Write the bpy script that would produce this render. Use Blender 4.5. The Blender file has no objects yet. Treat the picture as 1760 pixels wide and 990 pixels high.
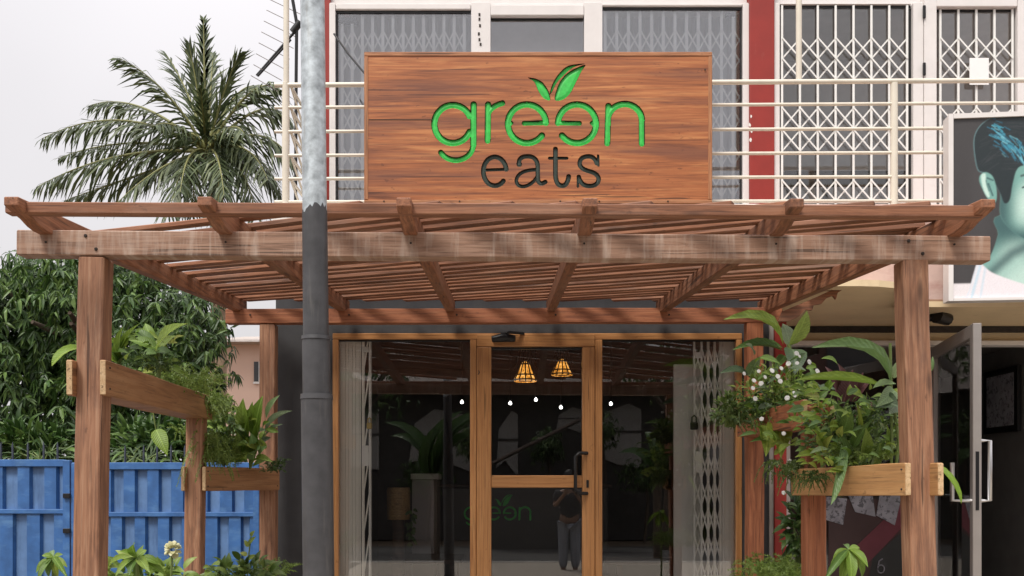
import bpy, bmesh, math, random
import numpy as np
from mathutils import Vector, Matrix
R = math.radians
rng = random.Random(7)
scene = bpy.context.scene
COL = scene.collection

# ------------------------------------------------------------------ camera
EYE = 1.55
F_PX, CX, CY = 1700.0, 880.0, 830.0
cam_d = bpy.data.cameras.new("camera")
cam = bpy.data.objects.new("camera", cam_d)
COL.objects.link(cam)
cam.location = (0, 0, EYE)
cam.rotation_euler = (R(90), 0, 0)
cam_d.sensor_width = 36.0
cam_d.lens = F_PX / 1760.0 * 36.0
cam_d.shift_y = (CY - 495.0) / 1760.0
cam_d.clip_start = 0.05
cam_d.clip_end = 2000
scene.camera = cam

def P(px, py, Y):
    """point at depth Y seen at photo pixel px, py"""
    return Vector(((px - CX) / F_PX * Y, Y, EYE + (CY - py) / F_PX * Y))
def PX(px, Y): return (px - CX) / F_PX * Y
def PZ(py, Y): return EYE + (CY - py) / F_PX * Y

# ------------------------------------------------------------------ light
SUN_DIR = Vector((-0.30, -0.55, 0.95)).normalized()
world = bpy.data.worlds.new("World")
scene.world = world
world.use_nodes = True
wn, wl = world.node_tree.nodes, world.node_tree.links
for n in list(wn): wn.remove(n)
w_out = wn.new("ShaderNodeOutputWorld")
w_bg = wn.new("ShaderNodeBackground"); w_bg.inputs[1].default_value = 0.1
sky = wn.new("ShaderNodeTexSky"); sky.sky_type = 'NISHITA'; sky.sun_disc = False
sky.sun_elevation = math.asin(SUN_DIR.z); sky.sun_rotation = math.atan2(SUN_DIR.x, SUN_DIR.y)
sky.air_density = 1.5; sky.dust_density = 4.0
tc = wn.new("ShaderNodeTexCoord"); sep = wn.new("ShaderNodeSeparateXYZ")
mr = wn.new("ShaderNodeMapRange"); mr.inputs[1].default_value = 0.0; mr.inputs[2].default_value = 1.0
mr.inputs[3].default_value = 5.05; mr.inputs[4].default_value = 13.6
pw_ = wn.new("ShaderNodeMath"); pw_.operation = 'POWER'; pw_.use_clamp = True; pw_.inputs[1].default_value = 2.2
mx_ = wn.new("ShaderNodeMath"); mx_.operation = 'MAXIMUM'; mx_.inputs[1].default_value = 0.0
cl_n = wn.new("ShaderNodeTexNoise"); cl_n.inputs["Scale"].default_value = 2.2; cl_n.inputs["Detail"].default_value = 3
cl_m = wn.new("ShaderNodeMapRange"); cl_m.inputs[1].default_value = 0.3; cl_m.inputs[2].default_value = 0.7; cl_m.inputs[3].default_value = 0.92; cl_m.inputs[4].default_value = 1.06
mul0 = wn.new("ShaderNodeMath"); mul0.operation = 'MULTIPLY'
cloud = wn.new("ShaderNodeVectorMath"); cloud.operation = 'SCALE'; cloud.inputs[0].default_value = (1.0, 0.965, 0.985)
mix = wn.new("ShaderNodeMix"); mix.data_type = 'RGBA'; mix.inputs[0].default_value = 0.93
wl.new(tc.outputs["Generated"], sep.inputs[0]); wl.new(sep.outputs[2], mx_.inputs[0]); wl.new(mx_.outputs[0], pw_.inputs[0]); wl.new(pw_.outputs[0], mr.inputs[0])
wl.new(tc.outputs["Generated"], cl_n.inputs["Vector"]); wl.new(cl_n.outputs[0], cl_m.inputs[0])
wl.new(mr.outputs[0], mul0.inputs[0]); wl.new(cl_m.outputs[0], mul0.inputs[1])
wl.new(mul0.outputs[0], cloud.inputs["Scale"])
wl.new(sky.outputs[0], mix.inputs[6]); wl.new(cloud.outputs[0], mix.inputs[7])
wl.new(mix.outputs[2], w_bg.inputs[0]); wl.new(w_bg.outputs[0], w_out.inputs[0])
sun_d = bpy.data.lights.new("sun", 'SUN'); sun_d.energy = 2.0; sun_d.angle = R(16); sun_d.color = (1.0, 0.95, 0.88)
sun = bpy.data.objects.new("sun", sun_d); COL.objects.link(sun)
sun.rotation_euler = (-SUN_DIR).to_track_quat('-Z', 'Y').to_euler()
sun.location = (-3, -6, 12)
vs = scene.view_settings
vs.view_transform = 'Standard'; vs.look = 'None'; vs.exposure = 0.66; vs.gamma = 1.0; vs.use_curve_mapping = False
scene.cycles.max_bounces = 8
scene.cycles.transparent_max_bounces = 16
scene.cycles.use_denoising = True

# ------------------------------------------------------------------ materials
class NT:
    def __init__(s, name):
        m = bpy.data.materials.new(name); m.use_nodes = True
        s.m, s.n, s.l = m, m.node_tree.nodes, m.node_tree.links
        s.b = s.n["Principled BSDF"]; s.out = s.n["Material Output"]
    def new(s, t, **kw):
        n = s.n.new(t)
        for k, v in kw.items(): setattr(n, k, v)
        return n
    def coords(s, scale=(1, 1, 1), kind="Object", rand=True):
        t = s.new("ShaderNodeTexCoord"); mp = s.new("ShaderNodeMapping")
        mp.inputs["Scale"].default_value = scale
        s.l.new(t.outputs[kind], mp.inputs[0])
        if rand:
            oi = s.new("ShaderNodeObjectInfo"); mu = s.new("ShaderNodeMath", operation='MULTIPLY'); mu.inputs[1].default_value = 37.0
            s.l.new(oi.outputs["Random"], mu.inputs[0]); s.l.new(mu.outputs[0], mp.inputs["Location"])
        return mp.outputs[0]
    def noise(s, vec, scale=1, detail=4, rough=.55, dist=0):
        n = s.new("ShaderNodeTexNoise"); n.inputs["Scale"].default_value = scale; n.inputs["Detail"].default_value = detail
        n.inputs["Roughness"].default_value = rough; n.inputs["Distortion"].default_value = dist
        s.l.new(vec, n.inputs["Vector"]); return n.outputs[0]
    def ramp(s, fac, stops):
        r = s.new("ShaderNodeValToRGB"); e = r.color_ramp.elements
        while len(e) < len(stops): e.new(.5)
        for i, (p, c) in enumerate(stops):
            e[i].position = p; e[i].color = (c if len(c) == 4 else tuple(c) + (1,)) if not isinstance(c, (int, float)) else (c, c, c, 1)
        s.l.new(fac, r.inputs[0]); return r.outputs[0]
    def mixc(s, fac, a, b, blend='MIX'):
        m = s.new("ShaderNodeMix", data_type='RGBA', blend_type=blend)
        for i, v in ((0, fac), (6, a), (7, b)):
            if hasattr(v, "is_linked"): s.l.new(v, m.inputs[i])
            elif i == 0: m.inputs[0].default_value = v
            else: m.inputs[i].default_value = tuple(v) + (1,)
        return m.outputs[2]
    def bump(s, h, strength=.3, dist=.01):
        b = s.new("ShaderNodeBump"); b.inputs["Strength"].default_value = strength; b.inputs["Distance"].default_value = dist
        s.l.new(h, b.inputs["Height"]); s.l.new(b.outputs[0], s.b.inputs["Normal"])
    def col(s, c):
        if hasattr(c, "is_linked"): s.l.new(c, s.b.inputs["Base Color"])
        else: s.b.inputs["Base Color"].default_value = tuple(c) + (1,)
    def rough(s, v):
        if hasattr(v, "is_linked"): s.l.new(v, s.b.inputs["Roughness"])
        else: s.b.inputs["Roughness"].default_value = v

def wood(name, dark, mid, light, grain=(2.2, 36, 36), rough=.6, weather=None, knots=.0, bump=.35, vary=.25):
    t = NT(name)
    v = t.coords(grain)
    n1 = t.noise(v, 1.6, 6, .62, .6)
    c = t.ramp(n1, [(.3, dark), (.5, mid), (.7, light)])
    v2 = t.coords((.9, 4, 4)); n2 = t.noise(v2, 1.2, 3)
    c = t.mixc(t.ramp(n2, [(.35, .0), (.7, .5)]), c, mid)
    vf = t.coords((2.5, 95, 95)); nf = t.noise(vf, 1.0, 4, .7, .4)
    c = t.mixc(1.0, c, t.ramp(nf, [(.28, .55), (.5, 1.0), (.72, 1.0)]), 'MULTIPLY')
    vs2 = t.coords((14, 30, 30)); ns2 = t.noise(vs2, 1.0, 3, .6)
    c = t.mixc(t.ramp(ns2, [(.66, 0.0), (.74, .55)]), c, tuple(x * .5 for x in dark))
    vc_ = t.coords((1.1, 42, 42)); nc_ = t.noise(vc_, 1.0, 2, .5, .2)
    c = t.mixc(t.ramp(nc_, [(.675, 0.0), (.70, .75)]), c, tuple(x * .3 for x in dark))
    oi = t.new("ShaderNodeObjectInfo")
    hs = t.new("ShaderNodeHueSaturation")
    mrn = t.new("ShaderNodeMapRange"); mrn.inputs[3].default_value = 1 - vary; mrn.inputs[4].default_value = 1 + vary
    t.l.new(oi.outputs["Random"], mrn.inputs[0]); t.l.new(mrn.outputs[0], hs.inputs["Value"]); t.l.new(c, hs.inputs["Color"])
    c = hs.outputs[0]
    if knots:
        vk = t.coords((2.2, 9, 9)); vo = t.new("ShaderNodeTexVoronoi"); vo.inputs["Scale"].default_value = 1.0
        t.l.new(vk, vo.inputs["Vector"])
        c = t.mixc(t.ramp(vo.outputs["Distance"], [(.06, knots), (.16, 0.0)]), c, tuple(x * .35 for x in dark))
    if weather:
        wcol, sc, lo, hi, amt = weather
        vw = t.coords(sc); nw = t.noise(vw, 1.0, 5, .65, .3)
        c = t.mixc(t.ramp(nw, [(lo, 0.0), (hi, amt)]), c, wcol)
    t.col(c); t.rough(rough); t.bump(n1, bump, .004)
    return t.m

def plain(name, c, rough=.5, metal=0.0, var=.12, sc=6.0, spec=.5, bump=0, stain=None, rust=None):
    t = NT(name)
    v = t.coords((sc, sc, sc)); n = t.noise(v, 1, 5, .6)
    a = tuple(max(0, x * (1 - var)) for x in c); b = tuple(min(1, x * (1 + var)) for x in c)
    cc = t.ramp(n, [(.3, a), (.7, b)])
    if stain:
        scol, ssc, lo, hi, amt = stain
        vs_ = t.coords(ssc); ns = t.noise(vs_, 1, 5, .65)
        cc = t.mixc(t.ramp(ns, [(lo, 0.0), (hi, amt)]), cc, scol)
    if rust:
        vr = t.coords((9, 9, 9)); nr_ = t.noise(vr, 1, 7, .75)
        cc = t.mixc(t.ramp(nr_, [(rust[0], 0.0), (rust[0] + .05, rust[1])]), cc, (.13, .055, .025))
    t.col(cc); t.rough(rough); t.b.inputs["Metallic"].default_value = metal
    t.b.inputs["Specular IOR Level"].default_value = spec
    if bump: t.bump(n, bump, .005)
    return t.m

def leafmat(name, c1, c2, c3=None, island=True, trans=.25, rough=.45, veins=True):
    t = NT(name)
    if island:
        g = t.new("ShaderNodeNewGeometry"); rnd = g.outputs["Random Per Island"]
    else:
        oi = t.new("ShaderNodeObjectInfo"); rnd = oi.outputs["Random"]
    c = t.ramp(rnd, [(.0, c1), (.6, c2), (1.0, c3 or c2)])
    v = t.coords((14, 14, 14)); n = t.noise(v, 1, 3)
    c = t.mixc(t.ramp(n, [(.35, .0), (.7, .45)]), c, tuple(x * .6 for x in c1))
    if not island:
        tg = t.new("ShaderNodeTexCoord"); sp = t.new("ShaderNodeSeparateXYZ"); t.l.new(tg.outputs["Generated"], sp.inputs[0])
        def m_(op, a, b=None, c_=None):
            q = t.new("ShaderNodeMath", operation=op)
            for i, v_ in enumerate((a, b, c_)):
                if v_ is None: continue
                if hasattr(v_, "is_linked"): t.l.new(v_, q.inputs[i])
                else: q.inputs[i].default_value = v_
            return q.outputs[0]
        ay = m_('ABSOLUTE', m_('SUBTRACT', sp.outputs[1], .5))
        rib = t.ramp(ay, [(.012, .6), (.05, 0.0)])
        vein = m_('SINE', m_('MULTIPLY', m_('SUBTRACT', sp.outputs[0], m_('MULTIPLY', ay, .5)), 75.0))
        c = t.mixc(t.ramp(vein, [(.55, 0.0), (1.0, .28)]), c, tuple(x * .55 for x in c1))
        c = t.mixc(rib, c, tuple(min(.6, x * 1.5 + .04) for x in c2))
        vb = t.coords((7, 7, 7)); nb = t.noise(vb, 1, 4, .7)
        c = t.mixc(t.ramp(nb, [(.66, 0.0), (.76, .6)]), c, (.22, .17, .06))
        bp = t.new("ShaderNodeBump"); bp.inputs["Strength"].default_value = .25; bp.inputs["Distance"].default_value = .004
        t.l.new(vein, bp.inputs["Height"]); t.l.new(bp.outputs[0], t.b.inputs["Normal"])
    t.col(c); t.rough(rough)
    tr = t.new("ShaderNodeBsdfTranslucent"); t.l.new(c, tr.inputs[0])
    ms = t.new("ShaderNodeMixShader"); ms.inputs[0].default_value = trans
    t.l.new(t.b.outputs[0], ms.inputs[1]); t.l.new(tr.outputs[0], ms.inputs[2]); t.l.new(ms.outputs[0], t.out.inputs[0])
    return t.m

def glassmat(name, tint=(1, 1, 1), k=1.6, base=.02, rough=0.0):
    t = NT(name); t.n.remove(t.b)
    tr = t.new("ShaderNodeBsdfTransparent"); tr.inputs[0].default_value = tuple(tint) + (1,)
    gl = t.new("ShaderNodeBsdfGlossy"); gl.inputs["Roughness"].default_value = rough; gl.inputs[0].default_value = (1, 1, 1, 1)
    fr = t.new("ShaderNodeFresnel"); fr.inputs[0].default_value = 1.5
    ma = t.new("ShaderNodeMath", operation='MULTIPLY_ADD'); ma.inputs[1].default_value = k; ma.inputs[2].default_value = base; ma.use_clamp = True
    t.l.new(fr.outputs[0], ma.inputs[0])
    ms = t.new("ShaderNodeMixShader"); t.l.new(ma.outputs[0], ms.inputs[0]); t.l.new(tr.outputs[0], ms.inputs[1]); t.l.new(gl.outputs[0], ms.inputs[2])
    t.l.new(ms.outputs[0], t.out.inputs[0]); return t.m

def emit(name, c, s):
    t = NT(name); t.col(c); t.b.inputs["Emission Color"].default_value = tuple(c) + (1,); t.b.inputs["Emission Strength"].default_value = s
    return t.m

M = {}
M['timber'] = wood("pergola_timber", (.088, .033, .016), (.225, .090, .043), (.34, .152, .078), weather=((.34, .23, .17), (1.5, 9, 9), .5, .75, .4), knots=.6)
M['beam_weathered'] = wood("weathered_beam_timber", (.185, .100, .064), (.335, .195, .130), (.44, .290, .208), vary=.05,
                           weather=((.52, .42, .35), (22, 1.0, 2.4), .47, .66, .6), knots=.5)
M['post'] = wood("post_timber", (.145, .064, .036), (.33, .160, .088), (.45, .265, .165), weather=((.13, .065, .045), (2.6, 9, 9), .52, .70, .7), knots=.7, vary=.08, bump=.6)
M['timber_red'] = wood("sheltered_red_timber", (.145, .043, .019), (.31, .105, .044), (.42, .17, .078), knots=.4, vary=.12)
M['planter_wood'] = wood("planter_board", (.19, .085, .035), (.34, .165, .070), (.45, .25, .12), knots=.7, vary=.12, grain=(1.0, 16, 16))
M['planter_fresh'] = wood("fresh_planter_board", (.28, .13, .05), (.43, .23, .09), (.52, .31, .14), knots=.7, vary=.08, grain=(1.0, 16, 16))
M['end_grain'] = wood("end_grain", (.42, .27, .13), (.55, .37, .20), (.62, .45, .27), grain=(30, 30, 30), vary=.1)
M['sign_wood'] = wood("sign_plank", (.13, .040, .016), (.38, .125, .040), (.60, .265, .095), grain=(.8, 14, 17), rough=.42, knots=.0, vary=.05, bump=.15,
                      weather=((.15, .055, .034), (.45, 3.2, 6.5), .50, .64, .7))
M['sign_trim'] = wood("sign_trim_wood", (.22, .085, .035), (.39, .165, .07), (.5, .25, .12), vary=.05)
M['carved_edge'] = plain("carved_edge_shade", (.030, .018, .010), .8)  # groove shadow put into the wall colour; also dark for crack and nails
M['green'] = plain("green_letter_paint", (.045, .56, .085), .42, var=.18, sc=25, bump=.2)
M['dark_letter'] = plain("dark_letter_paint", (.030, .048, .036), .5, var=.2, sc=25)
M['galv'] = plain("galvanised_steel", (.45, .50, .53), .5, .35, var=.38, sc=26, stain=((.30, .27, .23), (24, 24, 2.2), .56, .72, .6), bump=.1)
M['pole_paint'] = plain("charcoal_pole_paint", (.052, .052, .056), .45, var=.25, sc=14, stain=((.12, .115, .11), (30, 30, 3), .58, .72, .5), bump=.1)
M['cream'] = plain("cream_railing_paint", (.70, .65, .55), .4, var=.07, stain=((.5, .4, .28), (8, 8, 8), .6, .8, .35), rust=(.72, .6))
M['upvc'] = plain("white_window_frame", (.74, .71, .69), .35, var=.04, stain=((.45, .38, .3), (3, 3, 9), .62, .85, .3))
M['red'] = plain("red_wall_paint", (.27, .020, .013), .6, var=.1, stain=((.45, .2, .15), (9, 9, 3), .62, .8, .3))
M['slab_white'] = plain("white_slab_paint", (.78, .75, .71), .7, stain=((.45, .38, .3), (4, 4, 1.5), .52, .8, .5))
M['charcoal_wall'] = plain("charcoal_wall_paint", (.040, .040, .043), .7, var=.2, sc=5, stain=((.075, .07, .065), (6, 6, 1.2), .52, .8, .6), bump=.15)
M['oak_frame'] = wood("oak_coloured_frame", (.28, .115, .038), (.41, .19, .068), (.48, .245, .10), grain=(1.2, 40, 40), rough=.38, vary=.04, knots=.25, bump=.08)
M['glass'] = glassmat("window_glass", k=1.9, base=.0)
M['glass_up'] = glassmat("upper_window_glass", (.92, .94, .95), k=1.0, base=.03)
M['glass_left'] = glassmat("hazy_window_glass", (.97, .98, 1.0), k=2.0, base=.05)
M['beige'] = plain("beige_soffit_paint", (.72, .57, .36), .75, var=.06, sc=3, stain=((.35, .25, .14), (5, 5, 5), .6, .8, .3))
M['pink_plaster'] = plain("pinkish_plaster", (.60, .44, .39), .8, var=.1, stain=((.35, .16, .13), (3, 3, 7), .5, .75, .6))
M['groove'] = plain("dark_gap", (.035, .028, .024), .9, var=.4, sc=20)
M['brown_metal'] = plain("brown_sheet", (.075, .035, .025), .5, var=.3)
M['blue'] = plain("blue_gate_paint", (.040, .130, .345), .45, var=.22, sc=7, stain=((.12, .26, .48), (4, 4, 11), .52, .72, .6), bump=.1, rust=(.69, .7))
M['blue_flat'] = plain("faded_blue_sheet", (.105, .205, .40), .5, var=.18, sc=6, stain=((.05, .11, .24), (12, 12, 2), .5, .68, .7), rust=(.68, .6))
M['spike'] = plain("dark_spike_metal", (.05, .06, .085), .5, .3)
M['black'] = plain("black_metal", (.012, .012, .013), .4, .2)
M['steel'] = plain("brushed_steel", (.60, .60, .60), .28, .9, var=.06)
M['grey_metal'] = plain("grey_aluminium", (.36, .33, .31), .4, .5, var=.06)
M['brass'] = plain("brass", (.55, .40, .10), .3, .9)
M['grille_white'] = plain("white_grille_paint", (.80, .80, .77), .4, var=.05)
M['grille_old'] = plain("old_grille_paint", (.90, .88, .81), .5, var=.03, stain=((.6, .55, .45), (6, 6, 1.5), .6, .85, .3))
M['curtain'] = plain("grey_curtain", (.60, .61, .63), .9, var=.06)
M['curtain_dark'] = plain("dim_curtain", (.72, .69, .66), .9, var=.08)
M['panel_white'] = plain("white_board", (.62, .61, .58), .6, var=.04)
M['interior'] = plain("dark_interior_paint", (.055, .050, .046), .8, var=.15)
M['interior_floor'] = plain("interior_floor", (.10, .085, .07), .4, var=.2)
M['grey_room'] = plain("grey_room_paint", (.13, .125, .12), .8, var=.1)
M['fridge'] = plain("pale_cabinet", (.42, .40, .40), .45, var=.03)
M['wicker'] = wood("wicker", (.14, .08, .03), (.24, .15, .06), (.34, .23, .1), grain=(30, 4, 60))
M['dark_wood'] = wood("dark_table_wood", (.02, .012, .009), (.05, .03, .02), (.09, .055, .035))
M['soil'] = plain("soil", (.05, .034, .024), .95, var=.4, sc=40, bump=.6)
M['paving'] = plain("paving", (.36, .315, .26), .85, var=.15, sc=8, bump=.2)
M['kerb'] = plain("kerb_concrete", (.38, .36, .33), .85, var=.12)
M['asphalt'] = plain("asphalt", (.055, .053, .05), .9, var=.2, sc=30, bump=.4)
M['ground'] = plain("ground_earth", (.14, .10, .065), .95, var=.2, sc=2, bump=.3)
M['white_wall'] = plain("white_wall", (.36, .34, .32), .8, var=.06, sc=2)
M['roof_sheet'] = plain("roof_sheet", (.16, .12, .10), .6, var=.2)
M['shutter'] = plain("brown_shutter", (.10, .035, .025), .5)
M['house_pink'] = plain("pink_house_plaster", (.74, .52, .42), .85, var=.04, sc=1)
M['house_roof'] = plain("weathered_roof_sheet", (.42, .36, .32), .6, var=.2)
M['window_dark'] = plain("dark_window_pane", (.04, .04, .045), .2)
M['bark'] = plain("bark", (.10, .075, .055), .95, var=.35, sc=12, bump=.8)
M['palm_trunk'] = plain("palm_trunk", (.24, .17, .11), .9, var=.3, sc=8, bump=.6)
M['frond'] = leafmat("palm_leaflets", (.038, .058, .022), (.085, .120, .046), (.20, .235, .11), trans=.2)
M['frond_rib'] = plain("palm_rib", (.22, .22, .08), .6)
M['mango'] = leafmat("mango_leaves", (.020, .050, .011), (.058, .128, .025), (.17, .28, .065), trans=.2, rough=.48)
M['shrub'] = leafmat("shrub_leaves", (.05, .09, .02), (.11, .18, .035), (.22, .30, .07))
M['fern'] = leafmat("fern_fronds", (.12, .20, .03), (.22, .32, .06), (.34, .43, .11), trans=.3)
M['fern_dark'] = leafmat("dark_fern_fronds", (.03, .07, .014), (.07, .13, .03), (.13, .20, .05), trans=.25)
M['lime'] = leafmat("lime_leaf", (.24, .42, .05), (.34, .52, .08), (.42, .58, .13), island=False, trans=.42)
M['leaf_bright'] = leafmat("bright_green_leaf", (.14, .25, .028), (.23, .36, .05), (.34, .45, .09), island=False, trans=.35)
M['leaf_mid'] = leafmat("mid_green_leaf", (.07, .145, .024), (.115, .21, .038), (.17, .28, .06), island=False, trans=.25)
M['leaf_grey'] = leafmat("grey_green_leaf", (.10, .16, .08), (.15, .21, .11), (.24, .30, .17), island=False, trans=.25)
M['leaf_yellow'] = leafmat("yellow_green_leaf", (.22, .31, .04), (.30, .38, .06), (.42, .44, .10), island=False, trans=.35)
M['leaf_var'] = leafmat("variegated_leaf", (.13, .24, .07), (.20, .32, .12), (.34, .42, .22), island=False, trans=.3)
M['leaf_purple'] = leafmat("purple_leaf", (.09, .035, .04), (.12, .05, .05), (.15, .07, .065), island=False)
M['stem'] = plain("green_stem", (.12, .17, .04), .6)
M['petal'] = leafmat("white_petals", (.78, .78, .74), (.85, .85, .82), (.9, .9, .88), trans=.2)
M['cream_petal'] = leafmat("cream_petals", (.62, .60, .32), (.70, .68, .40), (.76, .75, .5), trans=.2)
M['paper'] = plain("white_paper", (.85, .85, .84), .8, var=.02)
M['paper_grey'] = plain("grey_print", (.30, .30, .34), .5, var=.3, sc=9, stain=((.06, .06, .07), (26, 26, 26), .52, .58, .8))
M['maroon'] = plain("maroon_vinyl", (.15, .035, .05), .4)
M['maroon_dark'] = plain("dark_maroon_vinyl", (.065, .035, .035), .4)
M['char_vinyl'] = plain("charcoal_vinyl", (.035, .037, .037), .4)
M['bulb'] = emit("white_bulb", (1.0, .96, .9), 5.0)
t = NT("amber_shade_glow"); v = t.coords((38, 38, 20)); n_ = t.noise(v, 1, 3)
t.col(t.ramp(n_, [(.35, (.30, .12, .02)), (.65, (.9, .55, .18))])); t.l.new(t.ramp(n_, [(.35, (.35, .12, .01)), (.55, (1.0, .42, .06)), (.72, (1.0, .72, .30))]), t.b.inputs["Emission Color"]); t.b.inputs["Emission Strength"].default_value = .75
M['amber'] = t.m
M['skin'] = plain("skin", (.20, .105, .065), .5, var=.05)
M['shirt'] = plain("dark_shirt", (.02, .02, .024), .9)
M['jeans'] = plain("grey_jeans", (.20, .215, .25), .9)
M['hair'] = plain("black_hair", (.01, .009, .008), .6)
M['lit_shade'] = M['amber']

def d_poly(px, py, pts):
    """signed distance (negative inside) to polygon"""
    d = np.full(px.shape, 1e9); ins = np.zeros(px.shape, bool); n = len(pts)
    for i in range(n):
        ax, ay = pts[i]; bx, by = pts[(i + 1) % n]; vx, vy = bx - ax, by - ay
        t = np.clip(((px - ax) * vx + (py - ay) * vy) / (vx * vx + vy * vy + 1e-9), 0, 1); d = np.minimum(d, np.hypot(px - ax - t * vx, py - ay - t * vy))
        c = ((ay > py) != (by > py)) & (px < (bx - ax) * (py - ay) / (by - ay + 1e-12) + ax); ins ^= c
    return np.where(ins, -d, d)
def smooth_closed(p, n=6):
    q = []; N = len(p)
    for i in range(N):
        p0, p1, p2, p3 = p[i - 1], p[i], p[(i + 1) % N], p[(i + 2) % N]
        for k in range(n):
            t = k / n
            q.append(tuple(.5 * (2 * b + (c - a) * t + (2 * a - 5 * b + 4 * c - d) * t * t + (3 * b - a - 3 * c + d) * t ** 3) for a, b, c, d in zip(p0, p1, p2, p3)))
    return q
# ------------------------------------------------------------------ helpers
WM = {}
def link(o, parent=None, mw=None):
    mw = mw or Matrix.Identity(4)
    COL.objects.link(o)
    if parent is not None:
        o.parent = parent
        o.matrix_parent_inverse = WM[parent.name].inverted()
    o.matrix_basis = mw
    WM[o.name] = mw
    return o
def props(o, label=None, cat=None, group=None, kind=None):
    if label: o['label'] = label
    if cat: o['category'] = cat
    if group: o['group'] = group
    if kind: o['kind'] = kind
    return o
def thing(name, label, cat, loc=(0, 0, 0), group=None):
    o = bpy.data.objects.new(name, None); o.empty_display_size = .2
    link(o, None, Matrix.Translation(Vector(loc)))
    return props(o, label, cat, group)
def obj(name, mesh, mat, parent=None, mw=None, label=None, kind=None):
    o = bpy.data.objects.new(name, mesh)
    if mat is not None and len(mesh.materials) == 0: mesh.materials.append(mat if not isinstance(mat, str) else M[mat])
    link(o, parent, mw); props(o, label, kind=kind)
    return o

class MB:
    def __init__(s): s.v, s.f, s.mi, s.sm = [], [], [], []
    def add(s, verts, faces, mi=0, smooth=False):
        b = len(s.v); s.v += [tuple(x) for x in verts]
        for f in faces: s.f.append(tuple(i + b for i in f)); s.mi.append(mi); s.sm.append(smooth)
    def box(s, lo, hi, mi=0, c=0.0):
        lo, hi = Vector(lo), Vector(hi); ctr = (lo + hi) / 2; h = (hi - lo) / 2
        if c <= 0:
            vs_ = [(x, y, z) for x in (lo.x, hi.x) for y in (lo.y, hi.y) for z in (lo.z, hi.z)]
            s.add(vs_, [(0, 1, 3, 2), (4, 6, 7, 5), (0, 4, 5, 1), (2, 3, 7, 6), (0, 2, 6, 4), (1, 5, 7, 3)], mi)
        else:
            p0 = Vector((lo.x, ctr.y, ctr.z)); p1 = Vector((hi.x, ctr.y, ctr.z))
            s.sweep([p0, p1], h.y * 2, h.z * 2, c, mi)
    def sweep(s, pts, w, h, c=.004, mi=0, jit=0, up=Vector((0, 0, 1))):
        """chamfered rectangular section swept through pts; w sideways, h along up"""
        n = len(pts); d = (pts[-1] - pts[0]).normalized()
        side = up.cross(d).normalized(); u = d.cross(side).normalized()
        a, b = w / 2, h / 2; c = min(c, a * .6, b * .6)
        prof = [(-a + c, -b), (a - c, -b), (a, -b + c), (a, b - c), (a - c, b), (-a + c, b), (-a, b - c), (-a, -b + c)]
        base = len(s.v)
        rings = [(pts[0] , c, 1)] if False else []
        def ring(p, k):
            for (x, y) in prof: s.v.append(tuple(p + side * x * k + u * y * k))
        ring(pts[0], 1 - min(.25, c / max(a, b)))
        rr = [pts[0] + d * c] + list(pts[1:-1]) + [pts[-1] - d * c]
        for i, p in enumerate(rr):
            q = p + (side * rng.uniform(-jit, jit) + u * rng.uniform(-jit, jit) if jit and 0 < i < len(rr) - 1 else Vector())
            ring(q, 1)
        ring(pts[-1], 1 - min(.25, c / max(a, b)))
        m = len(rr) + 2
        for i in range(m - 1):
            for k in range(8):
                k2 = (k + 1) % 8
                s.f.append((base + i * 8 + k, base + i * 8 + k2, base + (i + 1) * 8 + k2, base + (i + 1) * 8 + k)); s.mi.append(mi); s.sm.append(False)
        s.f.append(tuple(base + k for k in reversed(range(8)))); s.mi.append(mi); s.sm.append(False)
        s.f.append(tuple(base + (m - 1) * 8 + k for k in range(8))); s.mi.append(mi); s.sm.append(False)
    def tube(s, pts, r, n=10, mi=0, cap=True, smooth=True):
        pts = [Vector(p) for p in pts]; rs = r if isinstance(r, (list, tuple)) else [r] * len(pts)
        base = len(s.v); prev = None
        for i, p in enumerate(pts):
            d = (pts[min(i + 1, len(pts) - 1)] - pts[max(i - 1, 0)]).normalized()
            if prev is None:
                prev = d.orthogonal().normalized()
            side = (prev - d * prev.dot(d)).normalized(); prev = side
            u = d.cross(side)
            for k in range(n):
                a = 2 * math.pi * k / n
                s.v.append(tuple(p + (side * math.cos(a) + u * math.sin(a)) * rs[i]))
        for i in range(len(pts) - 1):
            for k in range(n):
                k2 = (k + 1) % n
                s.f.append((base + i * n + k, base + i * n + k2, base + (i + 1) * n + k2, base + (i + 1) * n + k)); s.mi.append(mi); s.sm.append(smooth)
        if cap:
            e_ = base + (len(pts) - 1) * n
            s.add(s.v[base:base + n], [tuple(reversed(range(n)))], mi)
            s.add(s.v[e_:e_ + n], [tuple(range(n))], mi)
    def prism(s, poly, vec, mi=0):
        """poly: list of 3D points; extruded by vec"""
        n = len(poly); vec = Vector(vec)
        vs_ = [Vector(p) for p in poly] + [Vector(p) + vec for p in poly]
        fs = [tuple(range(n)), tuple(reversed(range(n, 2 * n)))] + [(i, i + n, (i + 1) % n + n, (i + 1) % n) for i in range(n)]
        s.add(vs_, fs, mi)
    def mesh(s, name, mats=(), center=True, fix=True):
        me = bpy.data.meshes.new(name)
        c = Vector((0, 0, 0))
        v = s.v
        if center and v:
            a = np.array(v); lo, hi = a.min(0), a.max(0); c = Vector((lo + hi) / 2)
            v = [tuple(r) for r in (a - np.array(c))]
        me.from_pydata(v, [], s.f)
        for m in mats: me.materials.append(M[m] if isinstance(m, str) else m)
        if len(s.f):
            me.polygons.foreach_set("material_index", s.mi); me.polygons.foreach_set("use_smooth", s.sm)
        if fix:
            bm = bmesh.new(); bm.from_mesh(me); bmesh.ops.recalc_face_normals(bm, faces=bm.faces); bm.to_mesh(me); bm.free()
        me.update()
        return me, c
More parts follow.
